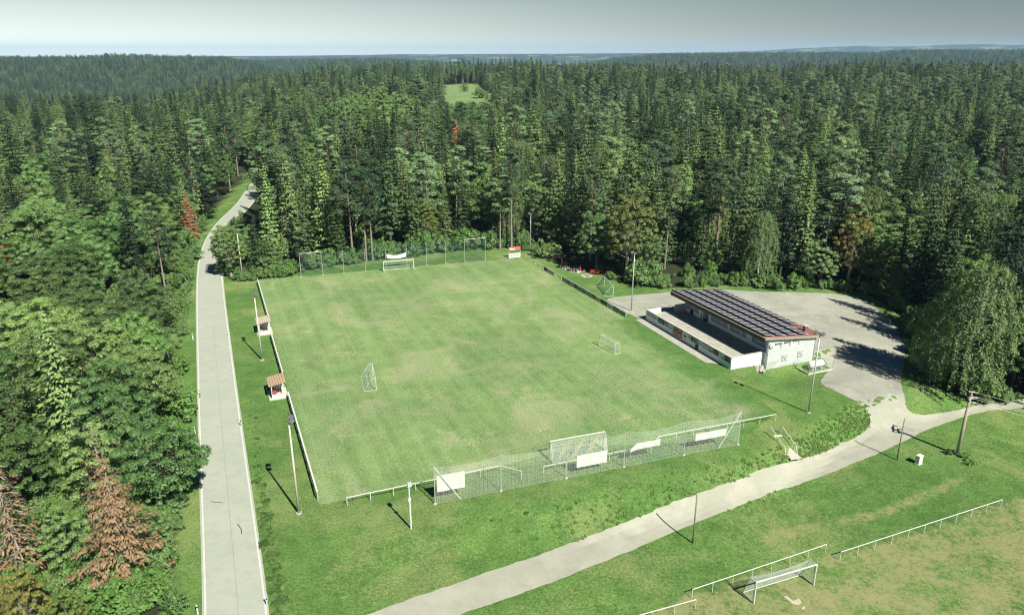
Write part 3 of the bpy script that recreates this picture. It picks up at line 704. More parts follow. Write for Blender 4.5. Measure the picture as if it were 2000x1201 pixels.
# tank in its wire cage beside the gable
tp = B0 + BU * -1.9 + BV * 14.6
tank = thing('gas_tank', 'white horizontal gas tank in the wire cage by the gable wall', 'tank', (*tp, float(T(*tp))), radians(22.5))
tb = MB(); nseg = 12
prof = [(-1.55, .02), (-1.5, .3), (-1.35, .5), (-1.15, .6), (1.15, .6), (1.35, .5), (1.5, .3), (1.55, .02)]
for i in range(len(prof) - 1):
    tb.tube((prof[i][0], 0, .95), (prof[i + 1][0], 0, .95), prof[i][1], prof[i + 1][1], 14, 0, False)
obj('shell', tb, M['white_paint'], tank, True)
for k in (-.9, .9): sdl = MB(); sdl.box((k, 0, .25), (.25, .9, .5)); obj('foot', sdl, M['concrete'], tank)
dm = MB(); dm.tube((0.1, 0, 1.5), (0.1, 0, 1.72), .22, n=10); obj('valve_cover', dm, M['grey_wall'], tank)
cg = thing('wire_cage', 'low wire mesh cage on a pale kerb around the white gas tank', 'cage', (*tp, float(T(*tp))), radians(22.5))
base = MB()
for (x0, y0, x1, y1) in ((-2.6, -1.3, 2.3, -1.3), (2.3, -1.3, 2.3, 1.4), (-2.6, -1.3, -2.6, 1.4)):
    L = hypot(x1 - x0, y1 - y0); base.box(((x0 + x1) / 2, (y0 + y1) / 2, .0), (L + .14 if y0 == y1 else .14, .14 if y0 == y1 else L - .15, .5))
    wn = MB(); wn.net((x0, y0, .25), (x1, y1, .25), (x1, y1, 1.65), (x0, y0, 1.65), int(L / .14), 9, .007, seg=1); obj('mesh_panel', wn, M['net_pale'], cg)
    for (x, y) in ((x0, y0), (x1, y1)):
        pb = MB(); pb.tube((x, y, .2), (x, y, 1.7), .03, n=5); obj('post', pb, M['steel'], cg)
obj('kerb', base, M['slab'], cg)
rb = thing('rubble_heap', 'small heap of pale rubble stones in the corner between terrace and gable', 'stones', (*(B0 + BU * 0.1 + BV * 4.9), float(T(*(B0 + BU * 0.1 + BV * 4.9)))))
for k in range(14):
    s_ = MB(); bm_ = bmesh.new(); bmesh.ops.create_icosphere(bm_, subdivisions=1, radius=rng.uniform(.2, .42))
    for v in bm_.verts: v.co *= rng.uniform(.75, 1.2)
    m_ = bpy.data.meshes.new('stone'); bm_.to_mesh(m_); bm_.free()
    o = link('stone', m_, M['stone'], rb); o.location = (rng.uniform(-.6, .6), rng.uniform(-1.0, .9), rng.uniform(0, .4))

# ------------------------------------------------------------------ posts, rails, goals, nets
def frame_of(a, b):
    d = np.array(b[:2]) - np.array(a[:2]); return np.linalg.norm(d), atan2(d[1], d[0])

def rail(label, pts, top=1.0, step=2.6, r=0.05, boards=None, group=None, kind='white_paint', corners=None):
    """tubular barrier along a line on the ground: posts and one top rail"""
    pts = [np.array(p, float) for p in pts]
    t = thing('barrier_rail', label, 'railing', pts[0], 0, group)
    o0 = pts[0]; rl = MB()
    for a, b in zip(pts[:-1], pts[1:]):
        L = np.linalg.norm(b - a); k = max(1, round(L / step))
        rl.tube(a - o0 + [0, 0, top], b - o0 + [0, 0, top], r, n=6)
        for i in range(k + (b is pts[-1])):
            q = a + (b - a) * i / k; q[2] = T(q[0], q[1])
            pb = MB(); pb.tube(q - o0 - [0, 0, .2], q - o0 + [0, 0, top + (a + (b - a) * i / k - q)[2] - r * .6], r * .8, n=5); obj('post', pb, M[kind], t)
    obj('top_rail', rl, M[kind], t)
    return t

RG = 'white barrier rails round the pitches'
# along the road side of the pitch: wooden rail fence with a shadowed lower board
def plank_fence(label, a, b):
    L, ang = frame_of(a, b); t = thing('plank_fence', label, 'fence', a, ang, 'low rail fence along the touchline by the road')
    k = max(2, round(L / 2.7))
    for i in range(k + 1):
        pb = MB(); pb.box((L * i / k, 0, .45), (.12, .12, 1.1)); obj('post', pb, M['grey_wood'], t)
    for i in range(k):
        x0, x1 = L * i / k + .003, L * (i + 1) / k - .003
        q = MB(); q.box(((x0 + x1) / 2, 0, 1.04), (x1 - x0, .20, .07)); obj('rail', q, M['white_paint'], t)
        q = MB(); q.box(((x0 + x1) / 2, -.075, .62), (x1 - x0, .03, .14)); obj('rail', q, M['grey_wood'], t)
        q = MB(); q.box(((x0 + x1) / 2, -.075, .30), (x1 - x0, .03, .12)); obj('rail', q, M['grey_wood'], t)
plank_fence('pale rail fence from the far corner of the pitch to the first shelter', G(504, 554), G(527, 634))
plank_fence('pale rail fence standing between the two dugout shelters', G(530.5, 660), G(553, 738))
plank_fence('pale rail fence from the nearer shelter to the floodlight mast corner', G(564, 778), G(621, 976))

def mast(label, base, h, r, head, kind='slab', group='floodlight masts round the pitch', lean=(0, 0)):
    t = thing('floodlight_mast', label, 'floodlight', base, 0, group)
    top = np.array([lean[0], lean[1], h])
    mb = MB(); mb.tube((0, 0, -.3), top, r, r * .55, 10); obj('pole', mb, M[kind], t, True)
    ft = MB(); ft.tube((0, 0, -.2), (0, 0, .12), r * 2.4, r * 2.2, 8); obj('footing', ft, M['concrete'], t)
    a = head; d = np.array([cos(a), sin(a), 0]); s_ = np.array([-sin(a), cos(a), 0])
    if head is not None and r > .08:
        arm = MB(); arm.box(top + [0, 0, .05], (.12, 1.5, .12), rz=a); obj('crossarm', arm, M['lamp_grey'], t)
        for k in (-1, 1):
            lx = [d * .85 - np.array([0, 0, .5]), s_, d * .5 + np.array([0, 0, .86])]; lx = [v / np.linalg.norm(v) for v in lx]
            c = top + s_ * .5 * k + d * .28 + [0, 0, .12]
            lp = MB(); lp.box(c, (.50, .44, .24), 0, ax=lx); lamp = obj('lamp', lp, M['lamp_grey'], t)
            gl = MB(); gl.box(c - lx[2] * .135, (.44, .38, .02), 0, ax=lx); obj('lamp_glass', gl, M['lamp_glass'], lamp)
    else:
        cpm = MB(); cpm.tube(top - [0, 0, .55], top + [0, 0, .1], r * 1.25, r * 1.2, 8); obj('cap', cpm, M[kind], t)
    return t
aF = atan2(VF[1], VF[0])
mast('tall pale floodlight mast nearest the camera, standing between road and pitch', G(584, 1002), 11.3, .145, aF)
mast('pale floodlight mast rising in front of the further dugout shelter', G(512, 703), 11.2, .15, aF)
mast('floodlight mast at the bushes in the road-side far corner of the pitch', G(474, 543), 10.7, .15, aF + .2)
mast('steel floodlight mast by the gable end and the gas tank cage', GT(1579, 806), 11.7, .13, aF + pi + .3, 'steel')
mast('steel floodlight mast on the gravel between small goal and terrace', G(1233, 607), 11.4, .12, aF + pi, 'steel')
mast('slim mast at the dark forest edge beside the red and white board', G(1036, 497), 10.0, .09, aF + pi, 'steel')
t = thing('light_pole', 'short white pole with one small lamp in front of the near barrier rail', 'pole', GT(803, 1032))
mb = MB(); mb.tube((0, 0, -.3), (0, 0, 3.5), .10, .10, 8); mb.tube((0, 0, 3.5), (0, 0, 5.1), .085, .07, 8); obj('pole', mb, M['white_paint'], t)
lb = MB(); lb.box((.05, .02, 5.3), (.42, .3, .42), rz=.4); lb.box((.0, .0, 5.02), (.2, .2, .2)); obj('lamp', lb, M['pale_sign'], t)
bx = MB(); bx.box((0.0, .0, 3.55), (.26, .24, .3)); obj('junction_box', bx, M['white_paint'], t)

# dugout shelters
def dugout(label, base, chair):
    t = thing('dugout_shelter', label, 'shelter', base, radians(112.4), 'dugout shelters')
    # local x along the touchline (away), y away from the pitch; open towards the pitch (-y)
    sl_ = MB(); sl_.box((0, 0, .05), (3.6, 2.6, .16)); obj('slab', sl_, M['slab'], t)
    for (x0, x1, y0, y1) in ((-1.5, 1.5, .82, .90),):
        b_ = MB(); b_.box((0, .86, 1.0), (2.9, .07, 1.75)); obj('back_wall', b_, M['slab'], t)
    sd_ = MB(); sd_.box((1.48, .0, 1.05), (.07, 1.65, 1.85)); obj('side_wall', sd_, M['slab'], t)
    for i, (zz, h_) in enumerate(((.42, .6), )):
        s2 = MB(); s2.box((-1.48, .0, zz), (.06, 1.65, h_)); obj('side_panel', s2, M['white_paint'], t)
    for x, y in ((-1.5, -.86), (-1.5, .86), (1.5, -.86)):
        p = MB(); p.box((x, y, 1.1), (.11, .11, 2.0)); obj('post', p, M['white_paint'], t)
    k = 7
    for i in range(k):      # roof boards, sloping to the back
        y = -1.15 + (i + .5) * 2.4 / k; q = MB(); q.box((0, y, 2.32 - y * .16), (3.5, 2.4 / k - .035, .05)); o = obj('roof_board', q, M['red_plank' if chair else 'plank'], t)
    be = MB(); be.box((0.1, .5, .5), (2.4, .38, .06))
    for x in (-.9, .2, 1.1): be.box((x, .5, .28), (.08, .3, .38))
    obj('bench', be, M['grey_wood'], t)
    return t
DG = UF * 0
dugout('further dugout shelter with pale board roof behind a floodlight mast', G(519, 648) + np.array([-.2, .0, 0]), False)
dugout('nearer dugout shelter with reddish weathered roof and a red chair inside', G(546, 771) + np.array([-.3, .2, 0]), True)
t = thing('red_chair', 'small red chair standing inside the nearer dugout shelter', 'chair', G(537.5, 777) + np.array([0, 0, .13]), radians(100))
q = MB(); q.box((0, 0, .42), (.45, .45, .05)); obj('seat', q, M['red'], t)
q = MB(); q.box((.21, 0, .72), (.04, .45, .5)); obj('backrest', q, M['red'], t)
for x in (-.19, .19):
    for y in (-.19, .19): q = MB(); q.tube((x, y, 0), (x, y, .40), .02, n=4); obj('leg', q, M['steel'], t)

# catch fences
def catch_fence(label, posts, h, braces, netmat, top_bars, cell, r, sag, group='catch fences behind the goals', postmat='steel'):
    t = thing('catch_fence', label, 'fence', posts[0], 0, group); o0 = np.array(posts[0]); P = [np.array(p) - o0 for p in posts]
    for p in P:
        pb = MB(); pb.tube(p - [0, 0, .3], p + [0, 0, h], .06, .05, 6); obj('post', pb, M[postmat], t)
        fb = MB(); fb.box(p + [0, 0, .05], (.3, .3, .12)); obj('footing', fb, M['slab'], t)
    for i, (a, b) in enumerate(zip(P[:-1], P[1:])):
        L = np.linalg.norm(b - a); nb = MB()
        off = np.array([0.066, -0.02, 0])
        nb.net(a + off + [0, 0, .05], b + off + [0, 0, .05], b + off + [0, 0, h - .03], a + off + [0, 0, h - .03], int(L / cell), int(h / cell), r, sag)
        obj('net', nb, M[netmat], t)
        if i in top_bars: tb_ = MB(); tb_.tube(a + [0, 0, h], b + [0, 0, h], .05, n=6); obj('top_bar', tb_, M['white_paint'], t)
    for (i, d, hh) in braces:
        a = P[i]; bb = MB(); bb.tube(a + np.array(d) * 1.0, a + [0, 0, hh], .05, n=6); obj('brace', bb, M['white_paint'], t)
    return t
dirN = np.array([0.944, 0.329, 0])
NP = [GT(*p) for p in ((850, 984), (978, 958), (1104, 930), (1220, 906), (1336, 884), (1441, 868))]
NP = [NP[0] + (NP[-1] - NP[0]) * k for k in (0, .195, .40, .59, .80, 1)]
for p in NP: p[2] = T(p[0], p[1])
catch_fence('long white net fence behind the near goal with four pale banners on it', NP, 4.75, [(0, dirN * 2.9, 4.7), (5, -dirN * 2.9, 4.7)], 'net_white', (), .12, .0056, .45)
FP = [G(588.5 + (948 - 588.5) * k, 541 + (507 - 541) * k) for k in (0, .118, .232, .350, .462, .575, .682, .785, .888, 1)]
catch_fence('tall green net fence behind the far goal in front of the trees', FP, 5.3, [], 'net_teal', (0, 8), .16, .008, .12)

def hang(label, c, width, height, fold=0.0, tilt=0.0, group='pale banners on the net fences', ang=radians(19.2), blank='banner', droop=0.0):
    t = thing('fence_banner', label, 'banner', c, ang, group)
    nx, nz = 14, 6; vs = []
    for j in range(nz + 1):
        for i in range(nx + 1):
            x = width * (i / nx - .5); z = height * (j / nz)
            y = .018 * sin(i * 1.3 + j * .5) + .02
            dz = -droop * (1 - (2 * i / nx - 1) ** 2) * (.5 + .5 * j / nz)
            if fold and i < 3: z = z * (1 - fold * (3 - i) / 3); dz -= fold * .55 * (3 - i) / 3
            vs.append((x, y, z + dz + tilt * x))
    fs = [(j * (nx + 1) + i, j * (nx + 1) + i + 1, (j + 1) * (nx + 1) + i + 1, (j + 1) * (nx + 1) + i) for j in range(nz) for i in range(nx)]
    nv = len(vs); vs2 = [(x, y + .012, z) for x, y, z in vs]
    mb = MB(); mb.add(vs, fs); mb.add(vs2, [f[::-1] for f in fs])
    rim = [i for i in range(nx + 1)] + [(j + 1) * (nx + 1) - 1 for j in range(1, nz + 1)] + [nz * (nx + 1) + i for i in range(nx - 1, -1, -1)] + [j * (nx + 1) for j in range(nz - 1, 0, -1)]
    mb.f += [(rim[i], rim[(i + 1) % len(rim)], rim[(i + 1) % len(rim)] + nv, rim[i] + nv)[::-1] for i in range(len(rim))]; mb.m += [0] * len(rim)
    obj('cloth', mb, M[blank], t)
    tp_ = MB(); 
    for k in (-1, 1): tp_.tube((k * width / 2, .03, height * .98 + tilt * k * width / 2), (k * width / 2 + k * .12, -.06, height * 1.02 + tilt * k * width / 2), .012, n=4)
    obj('tie', tp_, M['white_paint'], t)
def on_net(px, py, z):      # foot of the net at that photo column, lifted
    lo, hi = 0.0, 1.0
    for _ in range(40):
        m = (lo + hi) / 2; p = NP[0] + (NP[-1] - NP[0]) * m
        if project(p[0], p[1], z)[0] < px: lo = m
        else: hi = m
    p = NP[0] + (NP[-1] - NP[0]) * lo + np.array([-.05, .16, 0]); p[2] = z; return p
hang('tallest pale banner, at the road-side end of the near net fence', on_net(882, 0, 1.32), 3.15, 2.05)
hang('pale banner on the near net fence right in front of the goal', on_net(1157, 0, 1.0), 3.9, 1.62)
hang('pale banner with one drooping folded corner on the near net fence', on_net(1262, 0, 1.95), 4.0, .85, fold=.45)
hang('long narrow pale banner at the stair end of the near net fence', on_net(1390, 0, 1.55), 4.45, 1.0)
hang('sagging crumpled pale banner on the far net fence behind the goal', np.array([*(FP[4] * .5 + FP[5] * .5)[:2] + np.array([.05, -.1]), 2.5]), 4.4, 1.05, ang=radians(19.4), droop=.5)

# rails behind the near goal
def gz(px, py, z): p = G(px, py, z); p[2] = T(p[0], p[1]); return p
def top_pts(*pp): return [gz(px, py, 1.02) for px, py in pp]
rail('white barrier rail bending back beside the near goal, road-side end', top_pts((677, 971), (978, 908.5), (1018.5, 919.5)), group=RG)
rail('short white barrier rail directly behind the near goal and its banner', top_pts((1062, 910), (1232, 877)), group=RG)
rail('white barrier rail behind the net reaching to the corner by the stairs', top_pts((1272, 871), (1287, 851.5), (1516, 808.5)), group=RG)
# small pitch below
rail('longest white barrier rail beside the dried small pitch', [GT(1640, 1093), GT(1954, 990)], 1.0, 2.35, .045, group=RG)
rail('white barrier rail behind the goal of the small pitch', [GT(1351, 1167), GT(1612, 1078)], 1.0, 2.35, .045, group=RG)
rail('end of a white barrier rail at the lower edge of the photo', [GT(1230, 1223), GT(1358, 1187)], 1.0, 2.35, .045, group=RG)

# goals
def goal(label, a, b, h, depth, away, netmat, r=.06, back_h=0.0, top_d=0.0, cell=.13, nr=.006, sagb=0.0, ground_bar=True, stripes=False, cat='goal', frame='white_paint', back_bar=False):
    """a, b: feet of the posts; away: side (+1/-1) the net is on; top_d: depth of the net at the crossbar; back_h unused height"""
    a = np.array(a, float); b = np.array(b, float); L, ang = frame_of(a, b)
    t = thing('football_goal', label, cat, a, ang, 'football goals')
    y1 = away * depth; yt = away * top_d
    for x in (0, L):
        p = MB(); p.tube((x, 0, -.15), (x, 0, h - r), r, n=8); obj('goal_post', p, M[frame], t)
        s_ = MB(); s_.path([(x, 0, h - r), (x, yt, h - .04), (x, y1, .04)], r * .5, 5); obj('net_stay', s_, M[frame], t)
        if ground_bar: g_ = MB(); g_.tube((x, 0, .03), (x, y1, .03), r * .5, n=5); obj('ground_bar', g_, M[frame], t)
        nb = MB(); nb.net((x, 0, .03), (x, y1, .03), (x, yt, h - .05), (x, 0, h - .05), max(3, int(depth / cell)), int(h / cell), nr, seg=1); obj('side_net', nb, M[netmat], t)
    c = MB(); c.tube((-r, 0, h), (L + r, 0, h), r, n=8); obj('crossbar', c, M[frame], t)
    if ground_bar:
        g_ = MB(); g_.tube((0, y1, .03), (L, y1, .03), r * .5, n=5); obj('ground_bar', g_, M[frame], t)
    if top_d > .05:
        nb = MB(); nb.net((0, 0, h), (L, 0, h), (L, yt, h - .03), (0, yt, h - .03), int(L / cell), max(2, int(top_d / cell)), nr, sagb); obj('roof_net', nb, M[netmat], t)
    nb = MB(); nb.net((0, y1, .03), (L, y1, .03), (L, yt, h - .03), (0, yt, h - .03), int(L / cell), int(h / cell), nr, sagb)
    if stripes:
        n0 = len(nb.f)
        for i in range(4):      # diagonal ochre bands woven into the net
            for j in range(30):
                v = j / 30; u = .02 + i * .26 + v * .30
                for k in range(6):
                    uu = u + k * .014
                    if uu > 1: continue
                    P_ = lambda uu, v: np.array([uu * L, y1 * (1 - v) + yt * v + away * .015, .03 + (h - .06) * v])
                    nb.tube(P_(uu, v), P_(min(uu + .010, 1), min(v + 1 / 30, 1)), nr * 1.5, None, 3, 1, False)
    obj('back_net', nb, [M[netmat], M['net_tan']], t)
    return t
goal('near full-size goal with ochre-striped net, seen from behind', G(1073.5, 896), G(1179, 876.5), 2.44, 1.15, -1, 'net_white', .07, top_d=.35, stripes=True, nr=.009, cell=.12, ground_bar=False)
goal('far full-size goal in front of the green net fence', G(750, 532), G(808.5, 527), 2.44, 1.7, 1, 'net_pale', .08, top_d=.6, nr=.008)
fg = MB(); a_, b_ = G(750, 532), G(808.5, 527); fg.tube(a_ + [0, 0, .05], b_ + [0, 0, .05], .05, n=5)
goal('goal with white net standing on the dried small pitch', GT(1472, 1178), GT(1589, 1142), 2.44, 1.6, 1, 'net_white', .07, top_d=.9, nr=.007, cell=.12, sagb=.22)
def gdir(p, q, L): a = G(*p); b = G(*q); d = b - a; return a, a + d / np.linalg.norm(d) * L
a_, b_ = G(1200.5, 692), G(1171, 675.5)
goal('white training goal on the pitch on the clubhouse side', a_, b_, 2.0, 1.35, -1, 'net_white', .05, top_d=.9, nr=.0035)
a_, b_ = G(714.5, 764), G(700, 733)
mini = goal('white training goal with black shadow on the road-side half of the pitch', G(735, 762), G(728.5, 733), 2.0, 1.75, 1, 'net_white', .05, top_d=.55, nr=.0035)
goal('training goal with green net behind the board-covered rail', G(1197, 578), G(1180, 558), 2.0, 1.9, 1, 'net_green', .06, top_d=.45, nr=.008, cell=.12)

# board-covered rail on the clubhouse side
A_, B_ = G(1027, 507), G(1222.5, 620)
rt = rail('white barrier rail carrying advertising boards on the clubhouse side', [A_, B_], 1.0, 2.55, .05, group=RG)
Lr, ar = frame_of(A_, B_); dr = (B_ - A_) / Lr; nr_ = np.array([dr[1], -dr[0], 0])
def at_px(px):
    lo, hi = 0., Lr
    for _ in range(40):
        m = (lo + hi) / 2
        if project(*(A_ + dr * m))[0] < px: lo = m
        else: hi = m
    return lo
spec = [(1063, 1070, 'red', 0), (1070.3, 1082.5, 'pale_sign', 1), (1098.5, 1106.5, 'grey_sign', 1), (1106.9, 1113, 'blue_sign', 1), (1113.3, 1121, 'grey_sign', 1), (1121.4, 1128.5, 'dark_sign', 0), (1129, 1135.5, 'grey_sign', 2), (1136, 1144, 'blue_sign', 1), (1144.5, 1155.5, 'grey_sign', 0), (1156, 1164, 'red', 1), (1164.5, 1172.5, 'pale_sign', 1), (1173, 1186.5, 'dark_sign', 3), (1187, 1196, 'pale_sign', 2), (1196.5, 1209, 'blue_sign', 1), (1209.5, 1222, 'grey_sign', 2)]
BN = ['dark red board nearest the forest', 'pale lettered board next to the dark red one', 'grey-blue first board of the closed row', 'dark blue board between two grey ones', 'grey board with a pale line of writing', 'near-black plain board in the middle of the row', 'grey board with a dark round mark', 'blue board with pale short marks', 'plain long grey board', 'dark red board with white lettering', 'pale board with dark strokes beside the red one', 'long black board with a white stroke at its foot', 'pale board with a dark slanting mark', 'blue lettered board one before the end', 'last grey board, at the gravel']
for (p0, p1, base, k), lab in zip(spec, BN):
    s0, s1 = at_px(p0), at_px(p1)
    t = thing('advertising_board', lab + ' on the barrier rail', 'board', A_ + dr * s0, ar, 'advertising boards along the clubhouse side')
    L = s1 - s0; q = MB(); q.box((L / 2, -.075, .49), (L - .03, .03, .84)); obj('panel', q, M[base if base != 'red' else 'dark_red'], t)
    lt = MB(); col = 'pale_sign' if base in ('red', 'blue_sign', 'dark_sign', 'grey_sign') else 'dark_sign'
    if k == 1:
        for (a, b, c, e) in scrib(6, .35, .65): lt.box((L * (a + b) / 2, -.094, .07 + .84 * (c + e) / 2), (L * (b - a), .006, .84 * (e - c)))
    elif k == 2:
        lt.box((L * .3, -.094, .5), (L * .16, .006, .45), ax=[np.array([.9, 0, .4]), np.array([0, 1, 0]), np.array([-.4, 0, .9])]); lt.box((L * .65, -.094, .45), (L * .4, .006, .12)); col = 'dark_sign'
    elif k == 3: lt.box((L * .6, -.094, .16), (L * .6, .006, .09))
    if lt.v: obj('lettering', lt, M[col], t)['kind'] = 'stuff'

# red and white board at the far corner
a_, b_ = G(994, 505), G(1016, 502.5); L, ang = frame_of(a_, b_)
t = thing('notice_board', 'red over white notice board on two posts at the far pitch corner', 'board', a_, ang)
for x in (0.0, L): q = MB(); q.tube((x, .06, -.2), (x, .06, 2.75), .05, n=6); obj('post', q, M['white_paint'], t)
q = MB(); q.box((L / 2, 0, .62), (L + .1, .05, 1.1)); lo_ = obj('lower_panel', q, M['banner'], t)
q = MB()
for (a, b, c, e) in scrib(7, .42, .72, .1, .95): q.box((L * (a + b) / 2, -.028, .05 + 1.1 * ((c + e) / 2 + .08 * (a - .5))), (L * (b - a), .006, 1.1 * (e - c) * .9))
obj('lettering', q, M['black'], lo_)['kind'] = 'stuff'
q = MB(); q.box((L / 2, 0, 2.32), (L + .1, .05, .80)); up_ = obj('upper_panel', q, simple('sign_red', (.50, .10, .10), .6, .1), t)
q = MB(); q.box((L * .30, -.028, 2.22), (L * .34, .006, .34)); q.box((L * .12, -.028, 2.4), (L * .12, .006, .3)); q.box((L * .53, -.028, 2.32), (L * .025, .006, .78)); obj('lettering', q, M['banner'], up_)['kind'] = 'stuff'

# resting place under the trees: stone benches with red cushions or parasols folded over them
def bench_set(label, p, q_, n, reds):
    a = G(*p); b = G(*q_); L, ang = frame_of(a, b); t = thing('picnic_table', label, 'table', a, ang, 'picnic tables at the forest edge')
    s_ = MB(); s_.box((L / 2, 0, .06), (L + .4, 1.6, .14)); obj('base_slab', s_, M['slab'], t)
    for i in range(n):
        x = L * (i + .5) / n; l = MB(); l.box((x, 0, .42), (.28, .9, .58)); obj('leg', l, M['slab'], t)
    tb_ = MB(); tb_.box((L / 2, 0, .76), (L, .85, .08)); obj('tabletop', tb_, M['dark_wood'], t)
    for y in (-.72, .72):
        l = MB(); l.box((L / 2, y, .46), (L, .3, .06)); obj('bench_seat', l, M['dark_wood'], t)
    return t
bench_set('picnic table on a pale slab at the forest edge, nearer the notice board', (1094, 522.5), (1108, 525.5), 3, (0,))
bench_set('picnic table on a pale slab at the forest edge, nearer the small green goal', (1114, 529.5), (1131, 532), 3, (2,))
def parasol(label, p, h):
    t = thing('folded_parasol', label, 'parasol', G(*p), 0, 'folded red parasols')
    s_ = MB(); s_.tube((0, 0, 0), (0, 0, h), .03, n=5); obj('pole', s_, M['steel'], t)
    s_ = MB(); n = 10
    for k in range(n):
        a0, a1 = 2 * pi * k / n, 2 * pi * (k + 1) / n; r0, r1 = (.28 if k % 2 else .17), (.17 if k % 2 else .28)
        s_.add([(0, 0, h), (cos(a0) * r0, sin(a0) * r0, h * .42), (cos(a1) * r1, sin(a1) * r1, h * .42)], [(0, 1, 2)])
    obj('cover', s_, M['red'], t)
parasol('folded red parasol at the picnic table nearer the notice board', (1097.5, 521), 1.7)
parasol('folded red parasol at the picnic table nearer the small green goal', (1133, 531.5), 1.6)
t = thing('red_bench', 'red bench by the stone fire ring beside the small green goal', 'bench', G(1161, 536), radians(-20))
q = MB(); q.box((0, 0, .45), (2.0, .4, .06)); obj('seat', q, M['red'], t)
q = MB(); q.box((0, .22, .78), (2.0, .05, .4)); obj('backrest', q, M['red'], t)
for x in (-.8, .8): q = MB(); q.box((x, 0, .21), (.1, .36, .42)); obj('leg', q, M['dark_wood'], t)
t = thing('fire_ring', 'ring of pale stones round a fireplace at the forest edge', 'fire ring', G(1145, 540))
for k in range(12):
    bm_ = bmesh.new(); bmesh.ops.create_icosphere(bm_, subdivisions=1, radius=rng.uniform(.2, .34))
    for v in bm_.verts: v.co *= rng.uniform(.8, 1.15)
    m_ = bpy.data.meshes.new('stone'); bm_.to_mesh(m_); bm_.free()
    o = link('stone', m_, M['stone'], t); o.location = (1.1 * cos(k * .5236), .9 * sin(k * .5236), .1)

# poles beside the gravel path
def wood_pole(label, p, h, r=.095, lean=0.0):
    t = thing('wooden_pole', label, 'pole', GT(*p), 0, 'bare wooden poles along the gravel path')
    q = MB(); q.tube((0, 0, -.4), (lean, .1, h), r, r * .75, 9); obj('shaft', q, M['pole_wood'], t, True)
    q = MB(); q.tube((lean, .1, h), (lean, .1, h + .04), r * .8, r * .5, 9); obj('cap', q, M['steel'], t)
wood_pole('thin bare wooden pole on the grass below the middle of the gravel path', (1353, 1060), 6.0)
wood_pole('thin bare wooden pole at the fork of the gravel path', (1752, 898), 5.9)
ub = GT(1869, 888)
t = thing('utility_pole', 'stout grey utility pole with crossarms and power lines at the path fork', 'utility pole', ub)
q = MB(); q.tube((0, 0, -.4), (0.05, 0.05, 8.6), .24, .16, 12); obj('shaft', q, M['grey_wood'], t, True)
Wd = np.array([.82, -.30, 0]); Wd /= np.linalg.norm(Wd); Wp = np.array([-Wd[1], Wd[0], 0])
arms = []
for z, L in ((8.55, 1.5), (7.75, 1.15)):
    q = MB(); q.box((.05, .05, z), (.16, 2 * L * .62, .14), rz=atan2(Wd[1], Wd[0])); arm = obj('crossarm', q, M['grey_wall'], t)
    for k in (-1, 1):
        c = np.array([.05, .05, z]) + Wp * L * .55 * k
        q = MB(); q.tube(c, c + Wd * .22, .05, n=7); q.tube(c + Wd * .22, c + Wd * .40, .09, .07, 8); q.tube(c + Wd * .42, c + Wd * .60, .09, .05, 8); obj('insulator', q, M['white_paint'], arm); arms.append(c + Wd * .6)
q = MB(); q.add([(.05, .05, 8.95), tuple(np.array([.05, .05, 8.62]) + Wp * .5), tuple(np.array([.05, .05, 8.62]) - Wp * .5), tuple(np.array([.25, .05, 8.62]))], [(0, 1, 2), (0, 2, 3), (0, 3, 1)]); obj('cap', q, M['grey_wall'], t)
for i, c in enumerate(arms):
    t2 = thing('power_line', ['upper power line on the near side of the utility pole', 'upper power line on the far side of the utility pole', 'lower power line on the near side of the utility pole', 'lower power line on the far side of the utility pole'][i] , 'cable', ub + c, 0, 'power lines from the utility pole')
    q = MB(); span = 60.0; pts = []
    for k in range(21):
        u = k / 20; pts.append(Wd * span * u + np.array([0, 0, -8.0 * u + 3.2 * u * u - 1.5 * 4 * u * (1 - u) * .4]))
    q.path(pts, .016, 4); obj('wire', q, M['pale_sign'], t2)
t = thing('electricity_cabinet', 'small white cabinet standing in the grass by the utility pole', 'cabinet', GT(1793.5, 905), .5)
q = MB(); q.box((0, 0, .55), (.75, .5, 1.15)); obj('body', q, M['banner'], t); q = MB(); q.box((0, 0, 1.16), (.85, .6, .08)); obj('lid', q, M['white_paint'], t)
q = MB(); q.box((0, -.255, .6), (.66, .012, .9)); obj('door', q, M['white_paint'], t); q = MB(); q.box((0, 0, -.05), (.9, .65, .2)); obj('plinth', q, M['slab'], t)

# stair down the bank
sa, sb = GT(1518, 850), GT(1545, 888)
L, ang = frame_of(sa, sb)
t = thing('bank_stair', 'concrete stair with two white handrails going down the grassy bank', 'stair', sa, ang)
ns = 9
for k in range(ns):
    x = L * (k + .5) / ns; p = sa + (sb - sa) * (k + .5) / ns
    q = MB(); q.box((x, 0, sa[2] * 0 + (sb[2] - sa[2]) * (k + .5) / ns + .02), (L / ns + .02, 1.3, .22)); obj('step', q, M['slab'], t)
q = MB(); q.box((L + .55, 0, (sb[2] - sa[2]) + .06), (1.1, 1.5, .12)); obj('landing', q, M['slab'], t)
for y in (-.8, .8):
    q = MB(); q.path([(-.7, y, 0.1), (-.35, y, 1.0), (L - .3, y, sb[2] - sa[2] + 1.0), (L + .1, y, sb[2] - sa[2] + .05)], .05, 6); obj('handrail', q, M['white_paint'], t)

